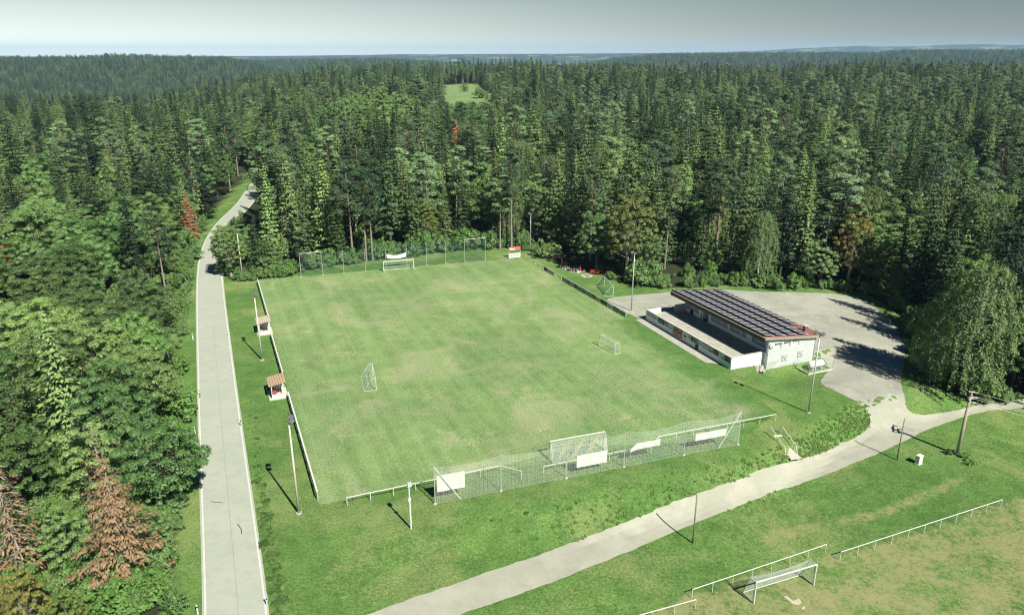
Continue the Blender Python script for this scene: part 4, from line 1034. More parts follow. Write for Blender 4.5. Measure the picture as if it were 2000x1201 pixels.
# marker posts beside the road
for i, (p, lab) in enumerate((((392, 483), 'marker post on the outer side of the road bend'), ((433, 549), 'marker post on the pitch side of the road near the far mast'), ((377, 663), 'leaning marker post at the wood side of the road'), ((447, 655), 'marker post on the verge level with the further shelter'), ((381, 847), 'marker post before the overhanging leafy branches'), ((471, 832), 'marker post on the verge level with the near mast top'), ((522, 1183), 'nearest marker post, beside the weedy ditch'), ((387, 1199), 'marker post at the lower edge of the photo, wood side'))):
    t = thing('marker_post', 'white roadside ' + lab, 'marker post', G(*p), .3 * i, 'roadside marker posts')
    q = MB(); q.add([(-.07, -.05, -.1), (.07, -.05, -.1), (0, .07, -.1), (-.07, -.05, .98), (.07, -.05, .98), (0, .07, 1.06)], [(0, 1, 4, 3), (1, 2, 5, 4), (2, 0, 3, 5), (3, 4, 5), (2, 1, 0)]); obj('body', q, M['banner'], t)
    q = MB(); q.add([(-.072, -.052, .72), (.072, -.052, .70), (.001, .073, .71), (-.072, -.052, .88), (.072, -.052, .86), (.001, .073, .87)], [(0, 1, 4, 3), (1, 2, 5, 4), (2, 0, 3, 5)]); obj('black_band', q, M['black'], t)

structure(follow('bare_patch', [tuple(GT(*p)[:2]) for p in ((1531, 1165), (1537, 1163), (1548, 1173), (1560, 1169), (1567, 1177), (1560, 1182), (1549, 1180), (1540, 1172))], M['sand'], 0.03, .5, None, .03))
structure(follow('bare_patch', [tuple(GT(*p)[:2]) for p in ((1564, 1186), (1571, 1183), (1572, 1189), (1566, 1190))], M['sand'], 0.03, .5, None, .03))

# ------------------------------------------------------------------ trees
class Cloud:
    """leaf-sized faces gathered into one crown"""
    def __init__(self): self.c = []; self.n = []; self.s = []; self.a = []; self.t = []
    def add(self, c, n, s, a, t=None):
        k = len(c); self.c.append(c); self.n.append(n); self.s.append(np.broadcast_to(s, (k,))); self.a.append(np.broadcast_to(a, (k,)))
        self.t.append(np.zeros((k, 3)) if t is None else t)
    def mesh(self, name, mat):
        c = np.concatenate(self.c); n = np.concatenate(self.n); s = np.concatenate(self.s)[:, None]; a = np.concatenate(self.a)[:, None]; tt = np.concatenate(self.t)
        n = n / (np.linalg.norm(n, axis=1)[:, None] + 1e-9)
        r = np.where(np.abs(tt).sum(1)[:, None] > 0, tt, rng.normal(size=n.shape)); t = r - n * (r * n).sum(1)[:, None]; t /= np.linalg.norm(t, axis=1)[:, None] + 1e-9
        b = np.cross(n, t)
        V = np.stack([c - t * s, c + b * s * a - n * s * .12, c + t * s, c - b * s * a - n * s * .12], 1).reshape(-1, 3).astype(np.float32)
        k = len(c); me = bpy.data.meshes.new(name)
        me.vertices.add(k * 4); me.vertices.foreach_set('co', V.ravel())
        me.loops.add(k * 4); me.loops.foreach_set('vertex_index', np.arange(k * 4, dtype=np.int32))
        me.polygons.add(k); me.polygons.foreach_set('loop_start', np.arange(0, k * 4, 4, dtype=np.int32))
        me.update(calc_edges=True); me.materials.append(mat); return me

def unit(v): return v / (np.linalg.norm(v, axis=-1, keepdims=True) + 1e-9)

def spruce(H=22, R=3.1, z0=.10, dens=1.0, droop=.35, size=.33, mat='spruce', bark='bark_dark', gaps=0.0, power=.72):
    cl = Cloud(); tr = MB(); tr.tube((0, 0, -.5), (0, 0, H * .5), .24, .15, 7); tr.tube((0, 0, H * .5), (0, 0, H * .98), .15, .02, 6)
    z = H * z0
    while z < H * .985:
        f = 1 - (z - H * z0) / (H * (1 - z0)); L0 = R * (f ** power) * (1 if f < .92 else .85) + .18
        nb = int(4 + 4 * f ** .5); a0 = rng.uniform(0, 6.28)
        for k in range(nb):
            if rng.random() < gaps: continue
            az = a0 + k * 2 * pi / nb + rng.normal(0, .22); L = L0 * rng.uniform(.62, 1.12); m = max(5, int(L / .125 * dens))
            u = rng.random(m) ** .7; d = np.array([cos(az), sin(az), 0]); sd_ = np.array([-sin(az), cos(az), 0])
            wdt = .16 + .38 * np.sin(np.clip(u, 0, 1) * pi * .85) * min(L, 2.6) * .48
            off = rng.uniform(-1, 1, m) * wdt
            zz = z + .25 * f - droop * L * u ** 1.2 + .22 * L * u ** 3 - np.abs(off) * .35 + rng.normal(0, .07, m)
            c = d * (u * L)[:, None] + sd_ * off[:, None]; c[:, 2] = zz
            n = np.array([0, 0, 1.]) * .9 + d * .55 + rng.normal(0, .36, (m, 3)) + sd_ * np.sign(off)[:, None] * .3
            t = d[None] * 1.0 + sd_ * np.sign(off)[:, None] * .6 + rng.normal(0, .2, (m, 3)) - np.array([0, 0, .35])
            cl.add(c, n, rng.uniform(.75, 1.3, m) * size * (0.75 + .35 * f), .42, t)
            if L > 1.2 and f > .35 and rng.random() < .5: tr.tube((0, 0, z), tuple(d * L * .7 + [0, 0, z - droop * L * .45]), .035, .012, 3, 0, False)
        z += (.52 + .50 * f) * rng.uniform(.8, 1.25)
    cl.add(np.array([[0, 0, H - .1]]), np.array([[1., 0, 0]]), .35, .25, np.array([[0, 0, 1.]]))
    return cl.mesh('crown', M[mat]), (tr, M[bark])

def clump(cl, c, r, m, size, flat=.75, up=.5, asp=.62):
    d = unit(rng.normal(size=(m, 3))); d[:, 2] = np.where(d[:, 2] < -.35, -d[:, 2], d[:, 2])
    rad = r * rng.uniform(.55, 1.08, m) ** .7
    p = d * rad[:, None] * np.array([1, 1, flat]) + c
    n = d * .9 + np.array([0, 0, up]) + rng.normal(0, .33, (m, 3))
    cl.add(p, n, rng.uniform(.7, 1.3, m) * size, asp)

def pine(H=23, R=3.0, base=.45, npads=20, mat='pine', dense=1.0):
    cl = Cloud(); tr = MB(); bend = rng.normal(0, .5, 2)
    def ax(z): q = (z / H) ** 2; return np.array([bend[0] * q, bend[1] * q, z])
    zs = np.linspace(-.5, H * .93, 8)
    for a, b in zip(zs[:-1], zs[1:]): tr.tube(ax(max(a, -.5)), ax(b), .24 * (1 - .8 * max(a, 0) / H), .24 * (1 - .8 * b / H), 7, 0, False)
    for k in range(npads):
        f = (k + .5) / npads; z = H * (base + (1 - base) * f ** .9 * .96); az = k * 2.4 + rng.normal(0, .4)
        Rr = R * (np.sin(np.clip(f * 2.6 + .55, 0, pi)) * .75 + .22) * rng.uniform(.55, 1.1)
        c = ax(z) + np.array([cos(az) * Rr, sin(az) * Rr, rng.uniform(-.2, .6)])
        tr.tube(ax(z - .7), c - [0, 0, .25], .06, .025, 4, 0, False)
        clump(cl, c, rng.uniform(1.0, 1.6) * (1.2 - .35 * f), int(125 * dense), .27, .48, .9, .36)
        if rng.random() < .8: clump(cl, c + np.array([cos(az + 1) * .8, sin(az + 1) * .8, rng.uniform(-.4, .3)]), rng.uniform(.5, .8), int(60 * dense), .2, .5, .9, .34)
    for k in range(6):       # dead side branches on the bare trunk
        z = H * rng.uniform(.25, base); az = rng.uniform(0, 6.28); tr.tube(ax(z), ax(z) + np.array([cos(az), sin(az), .05]) * rng.uniform(.5, 1.3), .03, .01, 3, 0, False)
    clump(cl, ax(H * .97), .9, 120, .2, .7, .8, .34)
    return cl.mesh('crown', M[mat]), (tr, M['bark_pine'])

def broad(H=14, R=4.6, mat='broad', ncl=92, per=215, size=.108, bark='bark_dark', trunk=.3, tall=.80, low=.08):
    cl = Cloud(); tr = MB(); tr.tube((0, 0, -.5), (rng.normal(0, .2), rng.normal(0, .2), H * .45), .30, .17, 8)
    lob = [(rng.uniform(0, 6.28), rng.uniform(.75, 1.12)) for _ in range(7)]
    i = np.arange(ncl) + .5; ph = np.arccos(1 - 1.62 * i / ncl); th = pi * (1 + 5 ** .5) * i + rng.uniform(0, 6)
    for p, t_ in zip(ph, th):
        l = 1.0
        for a, s_ in lob: l *= 1 + (s_ - 1) * 1.6 * exp(-((t_ - a + pi) % (2 * pi) - pi) ** 2 * 2)
        rr = l * rng.uniform(.66, 1.10)
        rr = min(rr, 1.12); c = np.array([sin(p) * cos(t_) * R * rr, sin(p) * sin(t_) * R * rr, H * (low + tall * .5) + cos(p) * H * tall * .5 * rr])
        r = rng.uniform(.5, 1.0) * R / 4.6
        clump(cl, c, r, int(per * rng.uniform(.7, 1.2)), size, .7, .55)
        if rng.random() < .55: tr.tube((0, 0, H * rng.uniform(.2, .45)), tuple(c * .82 + np.array([0, 0, -.2])), .075, .02, 4, 0, False)
    for k in range(ncl // 20):  # leaves inside
        c = np.array([rng.normal(0, R * .38), rng.normal(0, R * .38), H * (low + tall * rng.uniform(.2, .75))]); clump(cl, c, 1.2, per // 3, size, .8, .5)
    return cl.mesh('crown', M[mat]), (tr, M[bark])

def birch(H=19, R=4.0, mat='birch'):
    cl = Cloud(); tr = MB(); tr.tube((0, 0, -.5), (.3, .2, H * .55), .22, .13, 8); tr.tube((.3, .2, H * .55), (.5, .1, H * .95), .13, .03, 6)
    for k in range(640):
        f = rng.random() ** .8; z = H * (.20 + .78 * f); az = rng.uniform(0, 6.28)
        Rr = R * (1 - f ** 3.6) ** .5 * rng.uniform(.35, 1.05) + .3
        c0 = np.array([cos(az) * Rr, sin(az) * Rr, z]); Ls = rng.uniform(.9, 3.0) * (1 - .4 * f)
        m = int(Ls * 14) + 6; u = rng.random(m)
        d = np.array([cos(az), sin(az), 0])
        p = c0 + d * (.35 * u ** .6)[:, None] + rng.normal(0, .13, (m, 3)); p[:, 2] -= Ls * u ** 1.2
        n = d * .6 + np.array([0, 0, .5]) + rng.normal(0, .5, (m, 3)); cl.add(p, n, rng.uniform(.7, 1.2, m) * .145, .6)
        if rng.random() < .25: tr.tube((.2, .1, z * .8), tuple(c0 * .95), .05, .015, 4, 0, False)
    return cl.mesh('crown', M[mat]), (tr, M['bark_birch'])

def dead(H=15, R=2.8, dens=1.5, mat='rust', size=.125, br=.035):
    me, (tr, b) = spruce(H, R, .10, dens, .45, size, mat, 'bark_grey', .15, .75)
    z = H * .15
    while z < H * .95:
        f = 1 - z / H; az = rng.uniform(0, 6.28); L = (R * f + .3) * rng.uniform(.6, 1.05)
        tr.path([(0, 0, z), (cos(az) * L * .6, sin(az) * L * .6, z - .1 * L), (cos(az) * L, sin(az) * L, z - .42 * L)], br, 4); z += .28 if R < 4 else .42
    return me, (tr, M['bark_grey'])

def shrub(H=3.0, R=1.8, mat='broad', n=26, per=62, size=.125):
    cl = Cloud(); tr = MB()
    for k in range(n):
        az = rng.uniform(0, 6.28); rr = R * rng.uniform(.1, .85); c = np.array([cos(az) * rr, sin(az) * rr, H * rng.uniform(.3, .85) * (1 - .4 * rr / R)])
        clump(cl, c * np.array([1, 1, rng.uniform(.7, 1.35)]), rng.uniform(.3, .72) * R / 1.8, per, size, .9, .45); tr.tube((0, 0, -.2), tuple(c), .035, .012, 4, 0, False)
    return cl.mesh('foliage', M[mat]), (tr, M['bark_dark'])

class Proto:
    def __init__(self, kind, made, part='crown'):
        self.kind = kind; self.crown, (tb, bm_) = made; self.trunk = tb.mesh('trunk'); self.trunk.materials.append(bm_); self.part = part; self.src = None
PROTO = {
    'spruce_tree': [Proto('spruce_tree', spruce(22, 3.0)), Proto('spruce_tree', spruce(24, 2.7, .14, power=.95)), Proto('spruce_tree', spruce(20, 3.3, .08, droop=.28)), Proto('spruce_tree', spruce(23, 3.0, .2, gaps=.12, droop=.42))],
    'pine_tree': [Proto('pine_tree', pine(23, 3.1)), Proto('pine_tree', pine(24, 3.5, .36, 25)), Proto('pine_tree', pine(22, 2.9, .52, 18))],
    'broadleaf_tree': [Proto('broadleaf_tree', broad(14, 4.4)), Proto('broadleaf_tree', broad(15, 4.0, ncl=86, tall=.84, low=.06)), Proto('broadleaf_tree', broad(13, 4.9, ncl=98))],
    'pale_broadleaf_tree': [Proto('pale_broadleaf_tree', broad(17, 3.6, 'pale', 95, 110, .15, 'bark_grey', tall=.82, low=.1)), Proto('pale_broadleaf_tree', broad(19, 3.2, 'pale', 90, 110, .15, 'bark_grey', tall=.78, low=.14))],
    'birch_tree': [Proto('birch_tree', birch()), Proto('birch_tree', birch(17, 3.4))],
    'yellowing_tree': [Proto('yellowing_tree', broad(15, 3.7, 'autumn', 100, 105, .14, 'bark_grey', tall=.84, low=.08))],
    'young_spruce': [Proto('young_spruce', spruce(11, 2.3, .04, 1.1, .3, .22))],
    'dead_spruce': [Proto('dead_spruce', dead(15, 2.8, 2.6, 'rust', .21, .028)), Proto('dead_spruce', dead(17, 2.4, 1.3, 'rust_pale', .15)), Proto('dead_spruce', dead(13.5, 5.0, 5.0, 'rust_pale', .145, .018))],
    'shrub': [Proto('shrub', shrub(), 'foliage'), Proto('shrub', shrub(2.4, 2.0, 'pale', 24, 62, .12), 'foliage'), Proto('shrub', shrub(2.8, 1.9, 'weed', 25, 62, .12), 'foliage')],
}
FLAT = [(k, i) for k in PROTO for i in range(len(PROTO[k]))]
INDEX = {ki: n for n, ki in enumerate(FLAT)}

def plant(kind, i, x, y, s, rz, label, group=None, tint=(1, 1, 1), tilt=(0, 0), sxy=1.0):
    pr = PROTO[kind][i]
    o = bpy.data.objects.new(kind, None); C.objects.link(o); o.empty_display_size = .5
    o.location = (x, y, float(T(x, y))); o.rotation_euler = (tilt[0], tilt[1], rz); o.scale = (s * sxy, s * sxy, s)
    tag(o, label, kind.replace('_', ' ') if kind != 'broadleaf_tree' else 'broadleaf tree', group)
    for nm, me_ in ((pr.part, pr.crown), ('trunk' if pr.part == 'crown' else 'stem', pr.trunk)):
        c = bpy.data.objects.new(nm, me_); C.objects.link(c); c.parent = o; c.color = (*tint, 1)
        if pr.src is None or len(pr.src) < 2: pr.src = (pr.src or []) + [c]
    return o
HGT = {'spruce_tree': [22, 24, 20, 23], 'pine_tree': [23, 24, 22], 'broadleaf_tree': [14, 15, 13], 'pale_broadleaf_tree': [17, 19], 'birch_tree': [19, 17], 'yellowing_tree': [15], 'young_spruce': [11], 'dead_spruce': [15, 17, 13.5], 'shrub': [3.2, 2.6, 3.0]}

placed = []          # x, y, radius of the trees set one by one
def single(kind, px, py, h, label, i=None, tint=(1, 1, 1), tilt=(0, 0), sxy=1.0, group=None, rad=2.2, xy=None):
    p = GT(px, py) if xy is None else np.array([*xy, 0]); i = rng.integers(len(PROTO[kind])) if i is None else i
    plant(kind, i, p[0], p[1], h / HGT[kind][i], rng.uniform(0, 6.28), label, group, tint, tilt, sxy); placed.append((p[0], p[1], rad))

# woods left of the road, the trees one notices first
single('dead_spruce', 250, 1135, 13.5, 'largest rust-brown dying spruce with bare grey twigs, beside the road verge', 2, rad=3.0)
single('dead_spruce', 48, 1140, 14.5, 'dying spruce with bare grey trunk and hanging brown needles at the photo edge', 1, sxy=1.7, rad=2)
single('dead_spruce', 215, 1010, 11, 'small dying brown spruce tucked behind the largest dying one', 1, sxy=1.6, rad=1.5)
single('dead_spruce', 376, 474, 13.5, 'tall slender rust-red dead spruce at the inside of the road bend', 0, rad=2, sxy=1.15)
single('dead_spruce', 14, 560, 16, 'rust-red dead spruce at the photo edge among green oaks', 0, rad=2, sxy=1.1)
single('pine_tree', 322, 560, 17.5, 'pine with a bare orange trunk leaning over the shaded verge', 1, sxy=1.15, rad=2.5)
single('young_spruce', 340, 628, 8, 'young spruce at the verge with a few rust twigs below the orange pine', 0, rad=1.6)
single('young_spruce', 318, 700, 11, 'dark young spruce at the verge, beyond the overhanging leafy tree', 0, rad=2)
single('young_spruce', 332, 730, 9, 'smaller dark young spruce beside the verge grass', 0, rad=1.6)
single('broadleaf_tree', 340, 985, 12.5, 'leafy tree whose branches hang out over the road edge', 2, sxy=1.12, rad=3.5)
single('broadleaf_tree', 235, 900, 14, 'broad leafy tree directly behind the overhanging one', 0, rad=3.2)
single('broadleaf_tree', 215, 790, 15.5, 'widest pale green leafy crown level with the nearer shelter', 1, sxy=1.15, tint=(1.25, 1.15, 1.1), rad=3.5)
single('broadleaf_tree', 120, 770, 15, 'pale green leafy crown next to the widest one, deeper in the wood', 0, tint=(1.3, 1.2, 1.1), rad=3.2)
single('shrub', 330, 800, 3.4, 'light bushy shrub on the verge below the leafy crowns', 1, rad=1.2)
single('shrub', 345, 860, 3.0, 'green shrub on the verge before the overhanging leafy tree', 2, rad=1.2)
single('shrub', 300, 1170, 3.2, 'green shrub in front of the largest dying spruce', 2, rad=1.2)
single('shrub', 345, 1190, 2.6, 'dark green shrub on the verge at the lower edge of the photo', 0, rad=1.2)
single('shrub', 230, 1215, 3.6, 'big green shrub at the lower edge of the photo below the dying spruces', 2, sxy=1.3, rad=1.2)
single('yellowing_tree', 60, 1260, 8.5, 'yellowing leafy tree in the lower corner of the photo', 0, tint=(1.2, 1.1, .9), rad=2.2)
single('yellowing_tree', 150, 1270, 7, 'smaller yellow-green leafy tree beside the corner one', 0, tint=(.9, 1.1, .8), rad=2.2)
single('broadleaf_tree', 150, 1130, 9, 'dark green leafy tree between the two dying spruces', 1, rad=2.2)
single('broadleaf_tree', 300, 1090, 7, 'low leafy tree under the branches of the largest dying spruce', 1, rad=2)
# right of the road and behind the far goal
single('pale_broadleaf_tree', 452, 540, 13.5, 'bright green leafy tree at the road bend shading the asphalt', 0, tint=(1.0, 1.0, .85), sxy=1.4, rad=2.5)
single('pale_broadleaf_tree', 470, 524, 11, 'second bright leafy tree, right behind the far floodlight mast', 1, tint=(.8, .9, .75), sxy=1.3, rad=2)
single('young_spruce', 487, 512, 9, 'small dark spruce between the mast and the two young spruces', 0, rad=1.5)
for k, (x, y, h) in enumerate(((-30, 690, 7), (-26, 640, 9), (-48, 760, 8))):
    single('shrub', 0, 0, h, ['lone bush in the middle of the pale forest meadow', 'rounded bush at the near edge of the pale forest meadow', 'bush at the west side of the pale forest meadow'][k], k, xy=(x, y), sxy=1.2, rad=1)
single('young_spruce', 505, 520, 12, 'dark young spruce behind the far floodlight mast', 0, rad=2)
single('young_spruce', 535, 520, 11, 'second dark young spruce beyond the mast, nearer the net fence', 0, rad=2)
for k, (px, py, h, i) in enumerate(((482, 548, 2.4, 0), (508, 546, 2.8, 2), (530, 542, 2.6, 2), (556, 538, 3.2, 1), (574, 534, 3.4, 2), (612, 524, 4.6, 0), (640, 520, 4.2, 2), (668, 516, 3.6, 0), (800, 500, 5.2, 0), (822, 497, 5.6, 2), (862, 492, 4.8, 0), (905, 489, 5.6, 2), (925, 487, 6.2, 0), (955, 486, 5.5, 0))):
    single('shrub', px, py, h, ['low green shrub at the foot of the far mast', 'shrub between the far mast and the net fence', 'bushy shrub two steps from the net fence end', 'pale shrub near the end post of the far net fence', 'shrub touching the end of the far net fence', 'shrub behind the first panel of the far net', 'tall shrub behind the second panel of the far net', 'shrub before the three pale trunks', 'shrub on the goal side behind the sagging banner', 'rounded shrub behind the far net next to the banner', 'shrub in the middle of the further half of the far net', 'large shrub behind the last panels of the far net', 'largest shrub at the further end of the far net', 'shrub between the far net and the red notice board'][k], i, rad=1)
for k, (px, py, h, i) in enumerate(((690, 513, 24, 0), (716, 511, 22, 2), (728, 509, 25, 1))):
    single('birch_tree' if False else 'pine_tree', px, py, h, ['pine with a pale bare trunk behind the third panel of the far net', 'middle one of the three pale-trunked pines behind the far net', 'last one of the three pale-trunked pines behind the far net'][k], i, rad=1.2)
single('pine_tree', 999, 487, 25, 'tall pine with a long orange trunk right behind the red notice board', 2, rad=1.5)
single('pine_tree', 977, 487, 20, 'pine with a grey trunk beside the tall orange-trunked one', 0, rad=1.5)
single('yellowing_tree', 838, 485, 14, 'leafy tree with yellow tips behind the further half of the far net', 0, tint=(.85, 1.1, .8), rad=2)
# clubhouse side
single('yellowing_tree', 1222, 541, 21, 'large tree turning yellow and orange behind the small green goal', 0, sxy=1.0, rad=3)
single('broadleaf_tree', 1165, 530, 17, 'dark leafy tree overhanging the picnic tables', 1, rad=3)
single('shrub', 1253, 556, 6.0, 'pale rounded shrub behind the mast on the gravel', 1, sxy=.9, rad=1.5)
single('shrub', 1292, 562, 2.6, 'low dry shrub at the edge of the gravel near the clubhouse roof', 1, rad=1)
single('shrub', 1270, 560, 2.4, 'low bush beside the pale rounded shrub', 0, rad=1)
single('broadleaf_tree', 1600, 560, 11, 'round grey-green willow-like tree at the back of the gravel yard', 0, tint=(1.25, 1.2, 1.5), rad=2.5)
single('yellowing_tree', 1655, 562, 18, 'tree with golden leaves at the back of the gravel yard', 0, tint=(1.15, 1.0, .9), rad=2.5)
single('broadleaf_tree', 1712, 572, 15, 'bright green leafy tree beside the golden one', 1, rad=2.5)
single('yellowing_tree', 1748, 596, 8.5, 'small tree with an orange branch at the shaded yard corner', 0, rad=2)
single('birch_tree', 1880, 770, 20.5, 'great pale birch with hanging twigs above the path fork', 0, sxy=1.1, rad=3.5)
single('birch_tree', 1815, 735, 13, 'smaller drooping birch in front of the great birch', 1, sxy=1.1, rad=2.5)
single('spruce_tree', 1842, 660, 17, 'spruce with light branch ends beside the great birch', 2, tint=(1.3, 1.3, 1.3), rad=2.5)
single('pine_tree', 1880, 560, 22, 'pine with pale trunk and knotted bare branches near the photo edge', 1, rad=2)
single('pine_tree', 1968, 615, 24, 'pine with a straight red-brown trunk close to the photo edge', 2, rad=2)
single('broadleaf_tree', 1975, 760, 13, 'dark leafy tree past the great birch where the path leaves the photo', 0, rad=3)
single('birch_tree', 1478, 553, 16, 'slim birch among conifers behind the clubhouse roof', 1, rad=2)
for k, (px, py, h, i) in enumerate(((1340, 560, 3.0, 0), (1430, 557, 3.0, 2), (1500, 561, 3.2, 0), (1545, 564, 3.6, 2), (1690, 576, 3.4, 0), (1785, 655, 3.0, 2), (1795, 690, 4.5, 0), (1240, 552, 3.4, 1))):
    single('shrub', px, py, h, ['shrub seen just over the far end of the solar roof', 'shrub behind the middle of the solar roof', 'green shrub at the back edge of the gravel yard', 'shrub next to the willow-like tree', 'shrub in the shade at the corner of the gravel yard', 'shrub on the shaded grass beside the gravel yard', 'taller shrub at the foot of the drooping birches', 'pale shrub by the small green goal'][k], i, rad=1)

# the forest: jittered rows, kind by place
def forest_points():
    out = []
    for r0, r1, sp in ((0, 230, 6.6), (230, 700, 8.2), (700, 1250, 8.6)):
        a = np.arange(-1250, 1250, sp); X, Y = np.meshgrid(a, np.arange(20, 1250, sp)); X = X + (np.arange(X.shape[0]) % 2)[:, None] * sp / 2
        X = (X + rng.uniform(-.36, .36, X.shape) * sp).ravel(); Y = (Y + rng.uniform(-.36, .36, Y.shape) * sp).ravel()
        R = np.hypot(X, Y); k = (R >= r0) & (R < r1) & (Y > np.abs(X) * .94 - 42 - (Y < 230) * 25)
        out.append(np.stack([X[k], Y[k]], 1))
    P = np.concatenate(out); return P[is_forest(P[:, 0], P[:, 1])]
P = forest_points()
Z = T(P[:, 0], P[:, 1]); R = np.hypot(P[:, 0], P[:, 1]); bx_, by_ = project(P[:, 0], P[:, 1], Z)
crest = np.interp(np.clip(1000 + F / CT * P[:, 0] / P[:, 1], -900, 3000), CREST_PX, CREST_R)
ok = (R < crest + 90)
ok &= ~((P[:, 0] < -35) & (R < 230) & ~is_forest(P[:, 0] + 2.4, P[:, 1])) & ~((bx_ < 345) & (by_ > 1055) & (R < 120))
for dx_, dy_ in ((1.5, -1.5), (-1.5, -1.5)): ok &= is_forest(P[:, 0] + dx_, P[:, 1] + dy_)
for (x, y, r) in placed: ok &= np.hypot(P[:, 0] - x, P[:, 1] - y) > r
P, Z, R, bx_, by_ = P[ok], Z[ok], R[ok], bx_[ok], by_[ok]
LOCAL = np.sin(P[:, 0] * .021 + 1.3) * np.cos(P[:, 1] * .017) + .6 * np.sin(P[:, 0] * .06 + P[:, 1] * .05)
leftwood = (bx_ < 430) & (R < 240) & (P[:, 0] < -38)
u_ = rng.random(len(P)); kinds = np.empty(len(P), object); GROVE = []
for j in range(len(P)):
    x, y, px, py, u = P[j, 0], P[j, 1], bx_[j], by_[j], u_[j]
    edge_d = 0
    if leftwood[j]:
        k = 'broadleaf_tree' if (py > 520 and u < .84) or (py > 440 and u < .35) else ('spruce_tree' if u < .93 or py > 480 else 'pine_tree')
    elif R[j] < 260:
        k = 'spruce_tree' if u < .60 else 'pine_tree' if u < .74 else 'broadleaf_tree' if u < .89 else 'birch_tree' if u < .94 else 'pale_broadleaf_tree' if u < .965 else 'young_spruce'
    else:
        b = LOCAL[j]
        k = 'spruce_tree' if u < .50 - .12 * b else 'pine_tree' if u < .77 - .1 * b else 'broadleaf_tree' if u < .945 else 'birch_tree' if u < .98 else 'pale_broadleaf_tree'
        if px > 1300 and u < .8: k = 'spruce_tree' if u < .52 else 'pine_tree'
        if b > .75 and u > .45: k = 'broadleaf_tree' if u < .9 else 'pale_broadleaf_tree'
        if px < 620 and R[j] > 330 and .62 < u < .85: k = 'broadleaf_tree'
    tp = project(x, y, Z[j] + 18)
    if ((tp[0] - 738) / 95) ** 2 + ((tp[1] - 218) / 30) ** 2 < 1 and u < .9: k = 'pale_broadleaf_tree'; GROVE.append(j)
    if ((tp[0] - 590) / 22) ** 2 + ((tp[1] - 290) / 26) ** 2 < 1: k = 'pale_broadleaf_tree'
    if ((tp[0] - 890) / 40) ** 2 + ((tp[1] - 195) / 16) ** 2 < 1 and u < .6: k = 'pale_broadleaf_tree'
    if ((tp[0] - 1780) / 60) ** 2 + ((tp[1] - 215) / 20) ** 2 < 1 and u < .5: k = 'broadleaf_tree'
    if rng.random() < .0025 and R[j] > 200: k = 'dead_spruce'
    kinds[j] = k
idx = np.array([rng.integers(2 if k == 'dead_spruce' else len(PROTO[k])) for k in kinds]); hbase = np.array([HGT[k][i] for k, i in zip(kinds, idx)], float)
want = np.where(kinds == 'spruce_tree', rng.normal(np.where(R > 200, 24, 23), np.where(R > 200, 4.5, 3.2), len(P)), np.where(kinds == 'pine_tree', rng.normal(23.5, 2.2, len(P)), np.where(kinds == 'birch_tree', rng.normal(19, 2, len(P)), np.where(kinds == 'young_spruce', rng.normal(11, 2, len(P)), np.where(kinds == 'dead_spruce', rng.normal(19, 2, len(P)), rng.normal(17, 2, len(P)))))))
want = np.where(leftwood & (by_ > 560), np.where(kinds == 'broadleaf_tree', rng.normal(13.5, 1.4, len(P)), rng.normal(14, 2, len(P))), np.where(leftwood, np.minimum(want, rng.normal(19, 2, len(P))), want))
want[GROVE] = rng.normal(25, 1.5, len(GROVE))
mx, my = project(P[:, 0], P[:, 1], Z + want)
cap = CAM_H - 101 * P[:, 1] * CT * CT / F - Z; hide = (mx > 866) & (mx < 962) & (R < 640)
want = np.where(hide, np.minimum(want, np.maximum(cap, 3)), want); hide &= cap < 5
scl = np.clip(want, 4, 30) / hbase; wid = np.where(kinds == 'pale_broadleaf_tree', 1.1, np.where(leftwood, 1.12, 1.08)) * rng.uniform(.72, 1.32, len(P)); rot = rng.uniform(0, 6.28, len(P))
# leafy woods are planted wider
broadk = np.isin(kinds, ['broadleaf_tree'])
keep = (rng.random(len(P)) > np.where(R < 215, .10, .13)) & ~(broadk & leftwood & (rng.random(len(P)) < .40)) & ~hide
VP = [(352, 1190), (352, 700), (372, 560), (386, 480), (398, 440), (418, 408), (440, 384), (452, 352), (482, 345), (485, 378), (478, 402), (464, 418), (428, 432), (424, 460), (425, 520), (440, 545), (470, 700), (512, 1190)]
rr_ = np.where(np.isin(kinds, ['spruce_tree', 'pine_tree', 'young_spruce']), 2.3, 3.4) * wid
for hf, kk in ((.2, 1.0), (.4, .95), (.6, .85), (.8, .5), (.98, .1)):
    for of in (-1, 0, 1):
        vx, vy = project(P[:, 0] + of * rr_ * kk, P[:, 1], Z + want * hf); keep &= ~(inside(vx, vy, VP) & (R < 255))
for poly_, rmax in (([(325, 368), (390, 368), (392, 476), (340, 470)], 203), ([(296, 480), (338, 480), (338, 560), (308, 560)], 158), ([(0, 400), (30, 400), (32, 505), (0, 505)], 175), ([(1165, 345), (1275, 345), (1275, 500), (1165, 500)], 152)):
    for hf in (.3, .45, .6, .75, .9, .98):
        for of in (-.9, 0, .9):
            vx, vy = project(P[:, 0] + of * rr_ * (1.4 - hf), P[:, 1], Z + want * hf); keep &= ~(inside(vx, vy, poly_) & (R < rmax))
